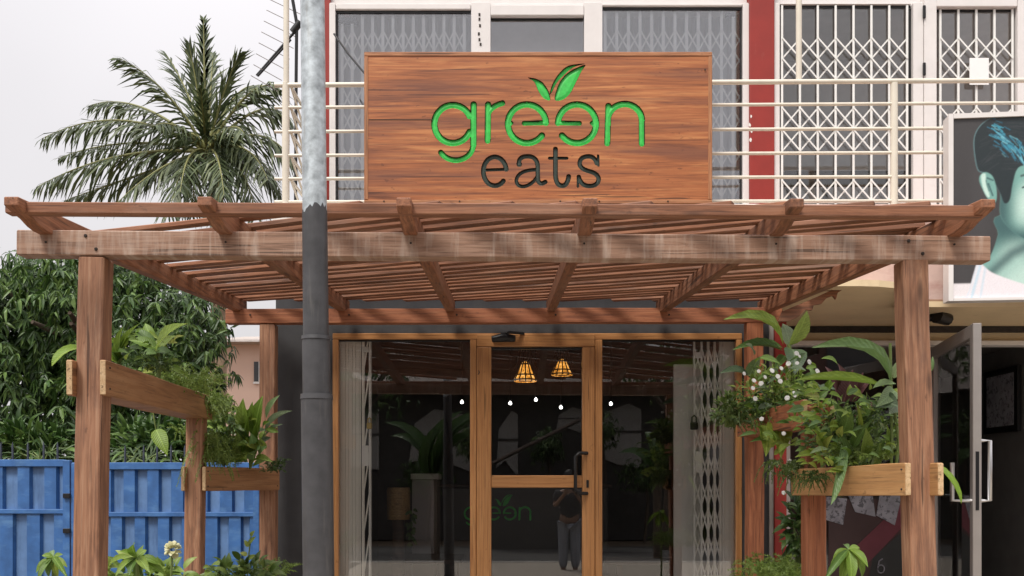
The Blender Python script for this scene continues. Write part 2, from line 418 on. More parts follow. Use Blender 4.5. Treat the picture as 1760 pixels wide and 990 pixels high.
    def build(s, name, mat, parent=None, label=None, kind=None, fix=True):
        mats = mat if isinstance(mat, (list, tuple)) else (mat,)
        me, c = s.mesh(name, mats, True, fix)
        return obj(name, me, None, parent, Matrix.Translation(c), label, kind)

def bar(name, p0, p1, w, h, mat, parent, up=(0, 0, 1), c=.004, jit=0.0, seg=1, label=None, kind=None):
    """timber/metal bar as an own object whose local X runs along it"""
    p0, p1 = Vector(p0), Vector(p1); L = (p1 - p0).length; d = (p1 - p0) / L
    up = Vector(up); side = up.cross(d).normalized(); u = d.cross(side)
    mw = Matrix((( d.x, side.x, u.x, p0.x), (d.y, side.y, u.y, p0.y), (d.z, side.z, u.z, p0.z), (0, 0, 0, 1)))
    mb = MB(); mb.sweep([Vector((L * i / seg, 0, 0)) for i in range(seg + 1)], w, h, c, 0, jit)
    me, _ = mb.mesh(name, (mat,), center=False)
    return obj(name, me, None, parent, mw, label, kind)
def boxo(name, lo, hi, mat, parent=None, c=0.0, label=None, kind=None):
    mb = MB(); mb.box(lo, hi, 0, c); return mb.build(name, mat, parent, label, kind)
def tubeo(name, pts, r, mat, parent=None, n=10, label=None, kind=None):
    mb = MB(); mb.tube(pts, r, n); return mb.build(name, mat, parent, label, kind)
def frame_mat(o3, x, z):
    x = x.normalized(); z = (z - x * z.dot(x)).normalized(); y = z.cross(x)
    return Matrix(((x.x, y.x, z.x, o3.x), (x.y, y.y, z.y, o3.y), (x.z, y.z, z.z, o3.z), (0, 0, 0, 1)))

LEAVES = {}
def leaf_mesh(shape='lance', arch=.12, fold=.18, wave=0.0):
    key = (shape, arch, fold, wave)
    if key in LEAVES: return LEAVES[key]
    prof = {'lance': [(0, .02), (.15, .55), (.35, .95), (.55, 1.0), (.75, .75), (.9, .35), (1, .01)],
            'ovate': [(0, .05), (.1, .7), (.28, 1.0), (.5, .95), (.72, .66), (.9, .25), (1, .01)],
            'heart': [(0, .25), (.04, .85), (.2, 1.0), (.45, .9), (.7, .55), (.9, .2), (1, .01)],
            'strap': [(0, .6), (.2, .9), (.4, 1.0), (.6, .95), (.8, .75), (.93, .4), (1, .02)],
            'round': [(0, .1), (.12, .72), (.3, .97), (.5, 1.0), (.7, .92), (.9, .5), (1, .05)]}[shape]
    vs_, fs = [], []
    for i, (t, w) in enumerate(prof):
        z = arch * (4 * t * (1 - t)) if arch >= 0 else arch * t * t
        wz = wave * math.sin(t * 9.0)
        vs_ += [(t, -.5 * w, z + fold * w * .5 + wz), (t, 0, z), (t, .5 * w, z + fold * w * .5 - wz)]
    for i in range(len(prof) - 1):
        a = i * 3
        fs += [(a, a + 3, a + 4, a + 1), (a + 1, a + 4, a + 5, a + 2)]
    LEAVES[key] = (vs_, fs); return LEAVES[key]
LM = {}
def leaf_obj(parent, B, T, width, mat, shape='lance', nrm=(0, -.75, .65), arch=.12, fold=.18, wave=0.0, name='leaf', label=None):
    key = (shape, arch, fold, wave, mat)
    if key not in LM:
        v, f = leaf_mesh(shape, arch, fold, wave)
        me = bpy.data.meshes.new("leaf"); me.from_pydata(v, [], f); me.materials.append(M[mat])
        for p in me.polygons: p.use_smooth = True
        LM[key] = me
    B, T = Vector(B), Vector(T); L = (T - B).length
    mw = frame_mat(B, T - B, Vector(nrm)) @ Matrix.Diagonal((L, width, L, 1))
    return obj(name, LM[key], None, parent, mw, label)
def leaf_add(mb, B, d, L, w, nrm, shape='lance', arch=.12, fold=.18, mi=0):
    v, f = leaf_mesh(shape, arch, fold)
    mw = frame_mat(Vector(B), Vector(d), Vector(nrm)) @ Matrix.Diagonal((L, w, L, 1))
    mb.add([mw @ Vector(p) for p in v], f, mi, True)
# ================================================================== SETTING
def struct(o): o['kind'] = 'structure'; return o
g = MB(); g.add([(-400, -300, -.03), (400, -300, -.03), (400, 900, -.03), (-400, 900, -.03)], [(0, 1, 2, 3)])
struct(g.build('ground', 'ground'))
g = MB(); g.add([(-60, -8.5, -.004), (60, -8.5, -.004), (60, -2.2, -.004), (-60, -2.2, -.004)], [(0, 1, 2, 3)])
struct(g.build('road', 'asphalt'))
struct(boxo('kerb', (-60, -2.2, -.1), (60, -2.06, .13), 'kerb', c=.015))
struct(boxo('pavement', (-2.7, -2.06, -.1), (8.0, 7.89, .11), 'paving'))  # carried forward and kept pale to bounce light under the pergola
struct(boxo('planting_bed', (-2.62, 4.7, .10), (-1.55, 7.4, .16), 'soil'))
struct(boxo('planting_bed', (1.45, 4.7, .10), (2.75, 7.4, .16), 'soil'))

# ================================================================== BUILDING
YF, YU, YS = 7.90, 8.75, 7.68      # shop front wall, upper wall, balcony edge
ZB = 3.72                           # balcony floor
bld = thing('commercial_building', 'two storey building with red pilasters, white windows and charcoal ground floor', 'building', (0, 9, 0))
def bbox(name, lo, hi, mat, c=0.0, label=None, parent=None): return boxo(name, lo, hi, mat, parent or bld, c, label)
xl = PX(474, YF)                    # left end of the building
fx0, fx1, fzt = PX(572, YF), PX(1275, YF), PZ(572.5, YF)
bbox('wall', (xl, YF, 0), (fx0, YF + .22, 3.36), 'charcoal_wall')
bbox('wall', (fx0, YF, fzt), (fx1, YF + .22, 3.36), 'charcoal_wall')
bbox('wall', (fx1, YF, 0), (PX(1322, YF), YF + .22, 3.36), 'charcoal_wall')
bbox('plinth', (fx0 - .02, YF - .03, .08), (fx1 + .02, YF + .22, .36), 'kerb', .01)
bbox('wall', (xl, YF + .22, 0), (xl + .2, 13, 3.36), 'charcoal_wall')
bbox('pilaster', (PX(1329, YF), YF - .05, 0), (PX(1349, YF), 8.8, 2.96), 'red', .006, 'red pilaster between the two shops')
bbox('corner_trim', (PX(1321.5, YF), YF - .02, 0), (PX(1329, YF) - .003, YF + .2, 2.96), 'kerb')
# balcony slab
bbox('balcony_slab', (xl + .02, YS, 3.36), (2.06, 8.95, ZB), 'slab_white', .01)
bbox('balcony_slab', (2.063, YS + .003, 2.965), (7.5, 8.95, ZB - .003), 'pink_plaster', .01, 'stained pinkish slab edge over the right shop')
sof = MB()                          # beige canopy soffit with a rounded front corner
pts = [(2.075, 6.86), (2.42, 6.86)] + [(2.42 + .50 * math.sin(a), 7.36 - .50 * math.cos(a)) for a in [R(15 * i) for i in range(1, 6)]] + [(2.93, 7.45), (2.96, 7.60), (2.97, 7.675)]
pts += [(7.4, 7.68), (7.4, 8.64), (2.075, 8.64)]
sof.prism([(x, y, 2.915) for x, y in pts], (0, 0, .045))
sof.build('canopy_soffit', 'beige', bld)
edge = MB()
front = pts[3:10]
for i in range(1, len(front) - 1):
    a, b = Vector((*front[i], 2.81)), Vector((*front[i + 1], 2.81)); d = (b - a).normalized(); n = Vector((d.y, -d.x, 0))
    edge.prism([a, b, b + n * .03, a + n * .03], (0, 0, .16))
edge.build('canopy_edge', 'brown_metal', bld)
bbox('lintel', (2.3, 8.645, 2.79), (7.4, 8.80, 2.912), 'beige')
bbox('dark_groove', (2.1, 8.60, 2.862), (7.4, 8.645, 2.912), 'groove')
bbox('frame_rail', (2.25, 8.58, 2.745), (7.4, 8.72, 2.787), 'upvc', .006, 'pale head rail over the right shop')
# ragged strip under the pergola's right end
rag = MB()
rp = [(1338, 552), (1345, 535), (1400, 512), (1452, 488), (1450, 497), (1440, 503), (1437, 514), (1432, 508), (1421, 512), (1412, 522), (1399, 524), (1396, 533), (1384, 532), (1372, 545), (1355, 552)]
rag.prism([P(x, y, 7.0) for x, y in rp], (0, .03, 0))
rag.build('ragged_flashing', 'timber', bld)
# camera/light fixture on the soffit
fxm = MB(); c0 = P(1611, 546, 8.0); fxm.tube([c0 + Vector((-.12, 0, -.01)), c0 + Vector((-.02, 0, 0))], .028, 8); fxm.tube([c0 + Vector((-.03, -.05, .01)), c0 + Vector((.10, .03, -.01))], [.062, .05], 10)
fxm.tube([c0 + Vector((0, 0, 0)), c0 + Vector((0, 0, .10))], .02, 8)
fx_o = fxm.build('flood_light', 'black'); props(fx_o, 'small black flood light hanging under the beige soffit', 'light')

# ---- right shop: window, open door, dark room
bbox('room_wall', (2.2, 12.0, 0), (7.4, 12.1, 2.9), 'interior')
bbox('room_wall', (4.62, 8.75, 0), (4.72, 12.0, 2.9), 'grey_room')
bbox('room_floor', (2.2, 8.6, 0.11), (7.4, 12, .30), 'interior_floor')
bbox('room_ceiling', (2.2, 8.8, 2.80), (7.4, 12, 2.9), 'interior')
pw = bbox('shop_window', (2.43, 8.655, .3), (3.62, 8.667, 2.745), 'glass', 0, 'dark shop window with pictures and a maroon stripe')
bbox('frame', (2.36, 8.63, .3), (2.428, 8.70, 2.743), 'upvc', .005, None, pw)
def poly_on(name, pxs, Y, mat, parent, th=.003, label=None):
    mb = MB(); mb.prism([P(x, y, Y) for x, y in pxs], (0, th, 0)); return mb.build(name, mat, parent, label)
poly_on('vinyl_panel', [(1424, 858), (1552, 858), (1552, 1010), (1424, 1010)], 8.650, 'maroon_dark', pw)
poly_on('vinyl_stripe', [(1465, 945), (1552, 862), (1552, 905), (1488, 972)], 8.645, 'maroon', pw)
poly_on('vinyl_panel', [(1500, 960), (1552, 912), (1552, 1010), (1490, 1010)], 8.646, 'char_vinyl', pw)
for q in ([(1418, 853), (1456, 857), (1449, 902), (1414, 892)], [(1458, 852), (1500, 853), (1505, 888), (1470, 880)], [(1512, 850), (1550, 852), (1538, 903), (1506, 886)]):
    poly_on('printed_picture', q, 8.641, 'paper_grey', pw)
num = MB(); cc = P(1514, 978, 8.64)
num.tube([cc + Vector((.03 * math.cos(a), 0, .035 * math.sin(a))) for a in [R(20 * i) for i in range(19)]], .006, 6)
num.tube([cc + Vector((-.03, 0, 0)), cc + Vector((-.015, 0, .07)), cc + Vector((.015, 0, .09))], .006, 6)
num.build('vinyl_lettering', 'paper_grey', pw)
# open glass door leaf
H = Vector((3.655, 8.56, 0)); E = Vector((3.405, 7.24, 0)); zt = 2.72; zb = .32
d = (E - H); Ld = d.length; d.normalize()
nrm = Vector((d.y, -d.x, 0))
gp = MB(); a = H + d * .08; b = E - d * .07
gp.prism([Vector((a.x, a.y, zb + .1)), Vector((b.x, b.y, zb + .1)), Vector((b.x, b.y, zt - .1)), Vector((a.x, a.y, zt - .1))], nrm * .008)
dleaf = gp.build('open_glass_door', 'glass', bld, 'open glass door of the right shop in a grey metal frame')
bar('stile', H + d * .04 + Vector((0, 0, zb)), H + d * .04 + Vector((0, 0, zt)), .055, .085, 'grey_metal', dleaf, up=d)
bar('stile', E - d * .04 + Vector((0, 0, zb)), E - d * .04 + Vector((0, 0, zt)), .060, .085, 'grey_metal', dleaf, up=d)
bar('rail', H + d * .085 + Vector((0, 0, zt - .05)), E - d * .085 + Vector((0, 0, zt - .05)), .055, .098, 'grey_metal', dleaf)
bar('rail', H + d * .085 + Vector((0, 0, zb + .05)), E - d * .085 + Vector((0, 0, zb + .05)), .055, .098, 'grey_metal', dleaf)
for sgn in (-1, 1):
    hb = MB(); q = E - d * .05; n2 = nrm * sgn
    if n2.x > 0: off = n2 * .10
    else: off = n2 * .16
    z0, z1 = 1.42, 1.86 if sgn * nrm.x > 0 else 1.70
    hb.tube([q + n2 * .03 + Vector((0, 0, z0)), q + off + Vector((0, 0, z0)), q + off + Vector((0, 0, z1)), ] + ([q + n2 * .03 + Vector((0, 0, z1))] if sgn * nrm.x > 0 else []), .017, 8)
    hb.build('pull_handle', 'steel', dleaf)
lk = MB(); lk.box(E + Vector((-.012, -.006, 1.35)), E + Vector((.012, .004, 1.78))); lk.build('lock_plate', 'black', dleaf)
# framed picture on the grey wall inside the right shop
pic = thing('framed_picture', 'black framed picture on the dim wall inside the right shop', 'picture', (4.6, 10.2, 1.9))
boxo('frame', (4.575, 8.95, 2.02), (4.612, 9.6, 2.62), 'black', pic, .006); boxo('print', (4.572, 9.02, 2.08), (4.5745, 9.53, 2.56), 'paper_grey', pic)

# ---- upper storey
bbox('upper_wall', (PX(556, YU), YU + .02, ZB), (PX(566, YU), 13, 7.0), 'red', 0, 'red wall edge beside the left window')
bbox('upper_wall', (PX(566, YU), YU + .02, 5.98), (7.5, 9.2, 7.0), 'red')
bbox('room_wall', (-1.55, 10.4, ZB), (7.5, 10.5, 6.2), 'curtain_dark')
bbox('room_ceiling', (-1.55, 8.9, 5.98), (7.5, 10.4, 6.06), 'curtain_dark')
bbox('roof_slab', (PX(556, YU) - .1, 8.6, 7.0), (7.5, 13, 7.2), 'slab_white')
rp_ = bbox('pilaster', (PX(1287.5, YU), YU - .03, ZB), (PX(1329.5, YU), YU + .5, 6.9), 'red', .006, 'red pilaster between the two upper windows')
for (px, py) in [(1291, 200), (1289, 215), (1292, 226), (1290, 240)]:
    q = P(px, py, YU - .033); mb = MB(); mb.prism([q + Vector((.012 * math.cos(R(60 * k)) * rng.uniform(.5, 1.1), 0, .022 * math.sin(R(60 * k)) * rng.uniform(.5, 1.2))) for k in range(6)], (0, .003, 0)); mb.build('paint_chip', 'slab_white', rp_)
def upper_window(px0, px1, panes, label, glass):
    x0, x1 = PX(px0, YU), PX(px1, YU)
    w = boxo('window', (x0, YU + .07, 5.80), (x1, YU + .13, 5.975), 'upvc', bld, .006, label)   # head
    return w
def wbox(name, px0, px1, z0, z1, y0, y1, mat, parent, c=.006):
    return boxo(name, (PX(px0, YU), YU + y0, z0), (PX(px1, YU), YU + y1, z1), mat, parent, c)
ZT = PZ(15, YU)
wl_ = upper_window(566, 1287, None, 'wide white framed left upper window', None)
wbox('frame', 566, 576, ZB, 5.80, .0, .10, 'upvc', wl_); wbox('frame', 1277, 1287.2, ZB, 5.80, .0, .10, 'upvc', wl_)
wbox('frame', 576.3, 809, ZT, 5.797, .01, .10, 'upvc', wl_); wbox('frame', 1035.3, 1276.7, PZ(9, YU), 5.797, .01, .10, 'upvc', wl_)
wbox('mullion', 810, 843, ZB, 5.80, -.01, .10, 'upvc', wl_); wbox('mullion', 1004, 1035, ZB, 5.80, -.01, .10, 'upvc', wl_)
wbox('sash', 843.4, 1003.6, PZ(28, YU), PZ(10, YU), -.02, .08, 'upvc', wl_)
wbox('frame', 843.4, 1003.6, PZ(9, YU), 5.797, .01, .10, 'upvc', wl_)
wbox('pane', 576.4, 809.6, ZB, ZT - .002, .045, .051, 'glass_left', wl_, 0)
wbox('pane', 843.6, 1003.4, ZB, PZ(28, YU) - .002, .045, .051, 'glass_left', wl_, 0)
wbox('pane', 1035.4, 1276.6, ZB, PZ(9, YU) - .002, .045, .051, 'glass_left', wl_, 0)
for (px, py) in [(824, 25), (824, 33), (825, 44), (823, 58), (824, 68), (826, 76)]:
    q = P(px, py, YU - .012); mb = MB(); mb.box(q - Vector((.008, .003, .012)), q + Vector((.008, .003, .012))); mb.build('latch_mark', 'groove', wl_)
# dark gasket lines
for a, b, zz in ((577, 809, ZT), (1036, 1276, PZ(9, YU))):
    wbox('gasket', a, b, zz - .022, zz - .001, .035, .044, 'black', wl_, 0)
wbox('gasket', 844, 1003, PZ(28, YU) - .015, PZ(28, YU) - .001, .035, .044, 'black', wl_, 0)
wbox('gasket', 576.5, 579.5, ZB, ZT - .03, .035, .044, 'black', wl_, 0)
wbox('gasket', 1273.5, 1276.3, ZB, PZ(9, YU) - .03, .035, .044, 'black', wl_, 0)
wbox('runner_box', 579.6, 612, PZ(33, YU), PZ(20, YU) - .02, .06, .12, 'black', wl_, .004)
wbox('runner_box', 1250, 1273, PZ(21, YU), PZ(10, YU) - .03, .06, .12, 'black', wl_, .004)
wr_ = upper_window(1330, 1764, None, 'white framed right upper window with a hinged door leaf', None)
wbox('frame', 1330, 1340, ZB, 5.80, .0, .10, 'upvc', wr_)
wbox('frame', 1340.3, 1567, PZ(6, YU), 5.797, .01, .10, 'upvc', wr_)
wbox('mullion', 1569, 1586, ZB, 5.80, -.01, .10, 'upvc', wr_)
wbox('door_stile', 1587, 1608, ZB, PZ(-8, YU), -.02, .09, 'upvc', wr_); wbox('door_rail', 1608.3, 1747, PZ(13, YU), PZ(-8, YU), -.02, .09, 'upvc', wr_)
wbox('door_stile', 1747.3, 1764, ZB, PZ(-8, YU), -.02, .09, 'upvc', wr_)
wbox('pane', 1340.4, 1568.6, ZB, PZ(6, YU) - .002, .045, .051, 'glass_up', wr_, 0)
wbox('pane', 1608.4, 1746.8, ZB, PZ(13, YU) - .002, .045, .051, 'glass_up', wr_, 0)
wbox('gasket', 1341, 1568, PZ(6, YU) - .022, PZ(6, YU) - .001, .035, .044, 'black', wr_, 0)
wbox('gasket', 1564, 1568.4, ZB, PZ(6, YU) - .03, .035, .044, 'black', wr_, 0)
wbox('gasket', 1609, 1746, PZ(13, YU) - .022, PZ(13, YU) - .001, .035, .044, 'black', wr_, 0)
wbox('gasket', 1742, 1746.5, ZB, PZ(13, YU) - .03, .035, .044, 'black', wr_, 0)
for py in (12, 110): wbox('hinge', 1584, 1588.5, PZ(py + 22, YU), PZ(py, YU), -.035, -.021, 'black', wr_, .003)
wbox('frame', 1765, 1900, ZB, 5.80, .0, .10, 'upvc', wr_)
ntc = boxo('paper_notice', (PX(1666, YU), YU - .006, PZ(146, YU)), (PX(1699, YU), YU - .003, PZ(100, YU)), 'paper')
props(ntc, 'blank white paper notice taped to the upper glass door', 'notice')

# ---- security grilles (thing > bar, brace)
BR = {}
def brace(parent, a, b, w, th, mat):
    a, b = Vector(a), Vector(b); L = round((b - a).length, 3); key = (L, w, th, mat)
    if key not in BR:
        mb = MB(); mb.box((0, -th / 2, -w / 2), (L, th / 2, w / 2)); BR[key] = mb.mesh('brace', (mat,), False)[0]
    return obj('brace', BR[key], None, parent, frame_mat(a, b - a, Vector((0, 0, 1)) if abs((b - a).normalized().z) < .95 else Vector((1, 0, 0))))
def grille(label, pxs, Y, rows, ztop, zbot, mat, barw=.018, rails=(), group=None):
    g_ = thing('security_grille', label, 'security grille', (PX(pxs[0], Y), Y, zbot), group)
    for px in pxs:
        x = PX(px, Y); boxo('bar', (x - barw / 2, Y - .006, zbot), (x + barw / 2, Y + .006, ztop), mat, g_)
    for (pa, pb) in rows:
        za, zb_ = PZ(pa, Y), PZ(pb, Y)
        for i in range(len(pxs) - 1):
            xa, xb = PX(pxs[i], Y), PX(pxs[i + 1], Y)
            brace(g_, (xa, Y - .012, za), (xb, Y - .012, zb_), .013, .005, mat)
            brace(g_, (xa, Y + .012, zb_), (xb, Y + .012, za), .013, .005, mat)
    for py in rails:
        z = PZ(py, Y); boxo('rail', (PX(pxs[0], Y), Y - .006, z - .012), (PX(pxs[-1], Y), Y + .006, z + .012), mat, g_)
    return g_
YG = 8.772
rows = [(66, 101), (101, 137), (186, 222), (224, 260), (311, 346)]
grille('white scissor grille with clear diamonds behind the right upper pane', [1344 + 30.7 * i for i in range(8)], YG, rows, PZ(9, YG), ZB + .02, 'grille_white', rails=(347,))
grille('white scissor grille behind the upper door with paper notice', [1616 + 31 * i for i in range(5)], YG, rows, PZ(16, YG), ZB + .02, 'grille_white')
rows2 = [(52, 88), (88, 122), (150, 186), (190, 226), (250, 286), (300, 340)]
grille('hazy white grille behind the left pane of the wide upper window', [588 + 17.5 * i for i in range(13)], 8.84, rows2, PZ(14, 8.84), ZB + .02, 'grille_white', .026)
grille('hazy white grille behind the pane right of the wooden sign', [1040 + 20 * i for i in range(13)], 8.84, rows2, PZ(14, 8.84), ZB + .02, 'grille_white', .026)
def curtain(label, px0, px1, Y, z0, z1, mat, pitch=.07, amp=.02):
    x0, x1 = PX(px0, Y), PX(px1, Y); n = max(8, int((x1 - x0) / pitch * 6)); v, f = [], []
    for i in range(n + 1):
        x = x0 + (x1 - x0) * i / n; y = Y + amp * math.sin(i / 6 * 2 * math.pi) + .3 * amp * math.sin(i * .9)
        v += [(x, y, z0), (x, y, z1)]
    for i in range(n): f.append((2 * i, 2 * i + 2, 2 * i + 3, 2 * i + 1))
    mb = MB(); mb.add(v, f, 0, True); o = mb.build('curtain', mat); props(o, label, 'curtain'); return o
curtain('pleated grey curtain behind the left pane of the wide upper window', 560, 815, 9.25, ZB, 5.9, 'curtain')
curtain('pleated grey curtain in the pane right of the wooden sign', 1030, 1285, 9.25, ZB, 5.9, 'curtain')
curtain('smooth grey blind in the middle sash above the wooden sign', 838, 1010, 9.15, ZB, 5.9, 'curtain_dark', .3, .004)
# dark table seen low through the right upper window
tb = thing('console_table', 'dark console table low behind the right upper window grille', 'table', (PX(1450, 9.6), 9.6, ZB))
boxo('tabletop', (PX(1345, 9.6), 9.5, PZ(306, 9.6)), (PX(1600, 9.6), 9.9, PZ(299, 9.6)), 'dark_wood', tb, .004)
for px in (1350, 1412, 1590): boxo('leg', (PX(px, 9.6), 9.52, ZB), (PX(px + 6, 9.6), 9.57, PZ(306, 9.6)), 'dark_wood', tb)

# ---- balcony railing
YR = 7.73
rail = thing('balcony_railing', 'cream painted balcony railing of horizontal pipes across the upper floor', 'railing', (PX(487, YR), YR, ZB))
for (l, r_, rad) in ((146.5, 138.5, .019), (185, 177.5, .013), (226.5, 220.5, .013), (267.5, 262, .013), (307.5, 303.5, .013), (347, 345.5, .013)):
    a = P(472, l, YR); b = P(1760, r_ - (.5), YR); e = b + (b - a) * .35
    tubeo('rail_pipe', [a, b, e], rad, 'cream', rail, 10)
for px in (491, 1537): 
    x = PX(px, YR); tubeo('post', [(x, YR + .004, ZB), (x, YR + .004, PZ(143, YR))], .029, 'cream', rail, 12)
for px in (1005, 2080):
    x = PX(px, YR); tubeo('post', [(x, YR + .004, ZB), (x, YR + .004, PZ(143, YR))], .029, 'cream', rail, 12)
x = PX(492, YR) ; tubeo('roof_prop', [(x, YR, PZ(144, YR)), (x, YR, 7.0)], .022, 'cream', rail, 12)
x = PX(1373, YR + .03); tubeo('roof_prop', [(x, YR + .03, PZ(139, YR)), (x, YR + .03, 7.0)], .023, 'cream', rail, 12)
xs = PX(499, YR)
for py in (146.5, 185, 226.5, 267.5, 307.5, 347):
    z = PZ(py, YR); tubeo('side_pipe', [(xs, YR + .02, z), (xs, YU, z)], .012, 'cream', rail, 8)
for i in range(5):
    za, zb_ = PZ((146, 185, 226, 267, 307)[i], YR), PZ((185, 226, 267, 307, 347)[i], YR)
    tubeo('side_brace', [(xs, YR + .02, za), (xs, YR + .55, zb_)], .010, 'cream', rail, 6)
    tubeo('side_brace', [(xs, YR + .55, za), (xs, YU, zb_)], .010, 'cream', rail, 6)
# aerial on the balcony corner
ant = thing('tv_antenna', 'old television aerial tilted beside the balcony corner', 'antenna', (PX(507, 8.3), 8.3, 4.5))
YA = 8.3
tubeo('mast', [P(508, 345, YA), P(509, 130, YA), P(510, 40, YA), P(503, 0, YA)], .014, 'black', ant, 8)
tubeo('boom', [P(441, 130, YA), P(515, 45, YA)], .011, 'black', ant, 8)
tubeo('boom', [P(443, 131, YA - .03), P(500, 68, YA - .03)], .009, 'black', ant, 8)
for k in range(8):
    p = P(492, 70, YA).lerp(P(444, 128, YA), k / 7.0); z = p.z + .30 - .05 * k
    tubeo('element', [Vector((p.x - .02 - .10 + .04 * k * .3, YA - .1, z)), Vector((p.x + .14, YA + .1, z - .05))], .003, 'grey_metal', ant, 5)
tubeo('clamp', [P(503, 55, YA), P(516, 38, YA)], .03, 'black', ant, 8)
cab = tubeo('cable', [P(574, 58, 8.1), P(598, 92, 8.0), P(628, 128, 7.75)], .008, 'black', None, 6)
props(cab, 'black cable slanting down to the top left of the wooden sign', 'cable')

# ---- poster billboard on the right
pa, pb = P(1629, 197, 7.40), P(1637, 518, 7.40)
pst = thing('billboard', 'large salon poster of a turquoise toned head on dark grey in a white frame', 'billboard', (pa.x, 7.4, pb.z))
x0, x1 = pa.x, PX(2080, 7.22); z0, z1 = pb.z, pa.z; yl, yr = 7.40, 7.22
dv = Vector((x1 - x0, yr - yl, 0)); Lp = dv.length; dv.normalize(); nv = Vector((dv.y, -dv.x, 0))
O = Vector((x0, yl, z0))
def pbox(name, u0, u1, w0, w1, d0, d1, mat):
    mb = MB(); mb.prism([O + dv * u + nv * d0 + Vector((0, 0, w)) for u, w in ((u0, w0), (u1, w0), (u1, w1), (u0, w1))], nv * (d1 - d0)); return mb.build(name, mat, pst)
Hp = z1 - z0
pbox('backing', .005, Lp - .005, .005, Hp - .005, -.12, 0, 'upvc')
pbox('frame', 0, .035, 0, Hp, .002, .018, 'upvc'); pbox('frame', Lp - .035, Lp, 0, Hp, .002, .018, 'upvc')
pbox('frame', .037, Lp - .037, Hp - .035, Hp, .002, .018, 'upvc'); pbox('frame', .037, Lp - .037, 0, .02, .002, .018, 'upvc')
nu, nw = 300, 230
U = np.linspace(.036, Lp - .036, nu); W = np.linspace(.021, Hp - .036, nw)
gu, gw = np.meshgrid(U, W)
px = 1629 + gu / (7.4 / 1700) ; py = 518 - gw / (7.4 / 1700)       # picture coordinates of the print
def sst(a, b, x): t = np.clip((x - a) / (b - a), 0, 1); return t * t * (3 - 2 * t)
def ell(cx, cy, rx, ry, rot=0):
    c, s = math.cos(rot), math.sin(rot); dx, dy = px - cx, py - cy; u = (dx * c + dy * s) / rx; v = (-dx * s + dy * c) / ry; return np.sqrt(u * u + v * v)
def lay(img, m, c): return img * (1 - m[..., None]) + np.array(c) * m[..., None]
def seg(ax, ay, bx, by):
    vx, vy = bx - ax, by - ay; t = np.clip(((px - ax) * vx + (py - ay) * vy) / (vx * vx + vy * vy), 0, 1); return np.hypot(px - ax - t * vx, py - ay - t * vy)
rs = np.random.RandomState(3)
def pm(pts, soft=1.5): return sst(soft, -soft, d_poly(px, py, smooth_closed(pts, 5)))
img = np.zeros(px.shape + (3,)) + np.array((.058, .055, .056)); img *= (1 + .08 * np.sin(px / 9) * np.sin(py / 70))[..., None]
img = lay(img, sst(486, 490, py), (.80, .76, .78))                               # pale band at the foot
skin, skin_hi, skin_lo = (.19, .40, .36), (.60, .80, .72), (.035, .085, .095)
neck = pm([(1716, 372), (1712, 405), (1700, 440), (1686, 458), (1700, 490), (1800, 515), (1930, 515), (1920, 440), (1870, 400), (1860, 372)])
img = lay(img, neck, skin); img = lay(img, neck * sst(462, 392, py + (px - 1720) * .12) * .85, skin_lo)
img = lay(img, neck * sst(46, 8, np.abs(px - 1738 + (py - 440) * .5)) * sst(402, 435, py) * .45, skin_hi)
img = lay(img, sst(16, 0, np.abs(d_poly(px, py, [(1700, 470), (1735, 438), (1790, 412), (1860, 405), (1930, 420), (1930, 540), (1700, 540)]))) * neck * .75, skin_lo)
img = lay(img, neck * sst(0, -30, d_poly(px, py, [(1712, 478), (1740, 446), (1795, 420), (1860, 412), (1930, 428), (1930, 540), (1712, 540)])) * .75, skin_hi)
face = pm([(1722, 300), (1716, 345), (1716, 372), (1728, 392), (1752, 412), (1785, 424), (1830, 415), (1870, 370), (1880, 300), (1860, 255), (1780, 262)], 2)
img = lay(img, face, skin); img = lay(img, face * sst(1.0, .15, ell(1766, 352, 42, 62, .25)) * .9, skin_hi)
img = lay(img, face * sst(24, 0, d_poly(px, py, [(1733, 280), (1733, 345), (1745, 385), (1775, 402), (1880, 402), (1880, 200), (1733, 200)])) * 0 , skin_lo)
img = lay(img, face * sst(1748, 1716, px) * .85, skin_lo); img = lay(img, face * sst(380, 416, py - (px - 1750) * .14) * .9, skin_lo)
hairp = [(1672, 252), (1676, 228), (1692, 210), (1722, 198), (1770, 192), (1840, 200), (1895, 235), (1905, 300), (1885, 330), (1875, 285), (1845, 262), (1800, 270), (1770, 285), (1745, 292), (1736, 318), (1731, 346), (1722, 352), (1715, 335), (1706, 318), (1690, 300), (1678, 292)]
hair = pm(hairp, 1.5); img = lay(img, hair, (.020, .030, .034))
dh = d_poly(px, py, smooth_closed(hairp, 5))
img = lay(img, sst(1.6, .2, np.abs(dh)) * sst(1730, 1680, px) * .55, (.16, .30, .32))
for k in range(230):                                                             # fine hair sheen
    ax, ay = rs.uniform(1676, 1890), rs.uniform(198, 300); an = math.atan2(ay - 330, ax - 1720) + 1.57 + rs.randn() * .1; l = rs.uniform(10, 34)
    m = sst(1.6, .2, seg(ax, ay, ax + l * math.cos(an), ay + l * math.sin(an))) * hair * rs.uniform(.1, .4)
    img = lay(img, m, (.055, .06, .066))
for k in range(120):                                                             # blue sheen band across the crown
    t = rs.rand(); cx_, cy_ = 1698 + 66 * t, 218 + 62 * t ** .85
    ax, ay = cx_ + rs.randn() * 5, cy_ + rs.randn() * 8; l = rs.uniform(6, 17); an = .45 + .9 * t + rs.randn() * .12
    m = sst(1.5, .1, seg(ax, ay, ax + l * math.cos(an), ay + l * math.sin(an))) * hair * rs.uniform(.25, .85)
    img = lay(img, m, [(.035, .22, .34), (.06, .36, .50), (.22, .58, .68)][rs.choice(3, p=[.5, .35, .15])])
ear = pm([(1683, 302), (1692, 298), (1703, 306), (1709, 326), (1709, 346), (1703, 352), (1694, 342), (1686, 326), (1681, 312)], 1.2)
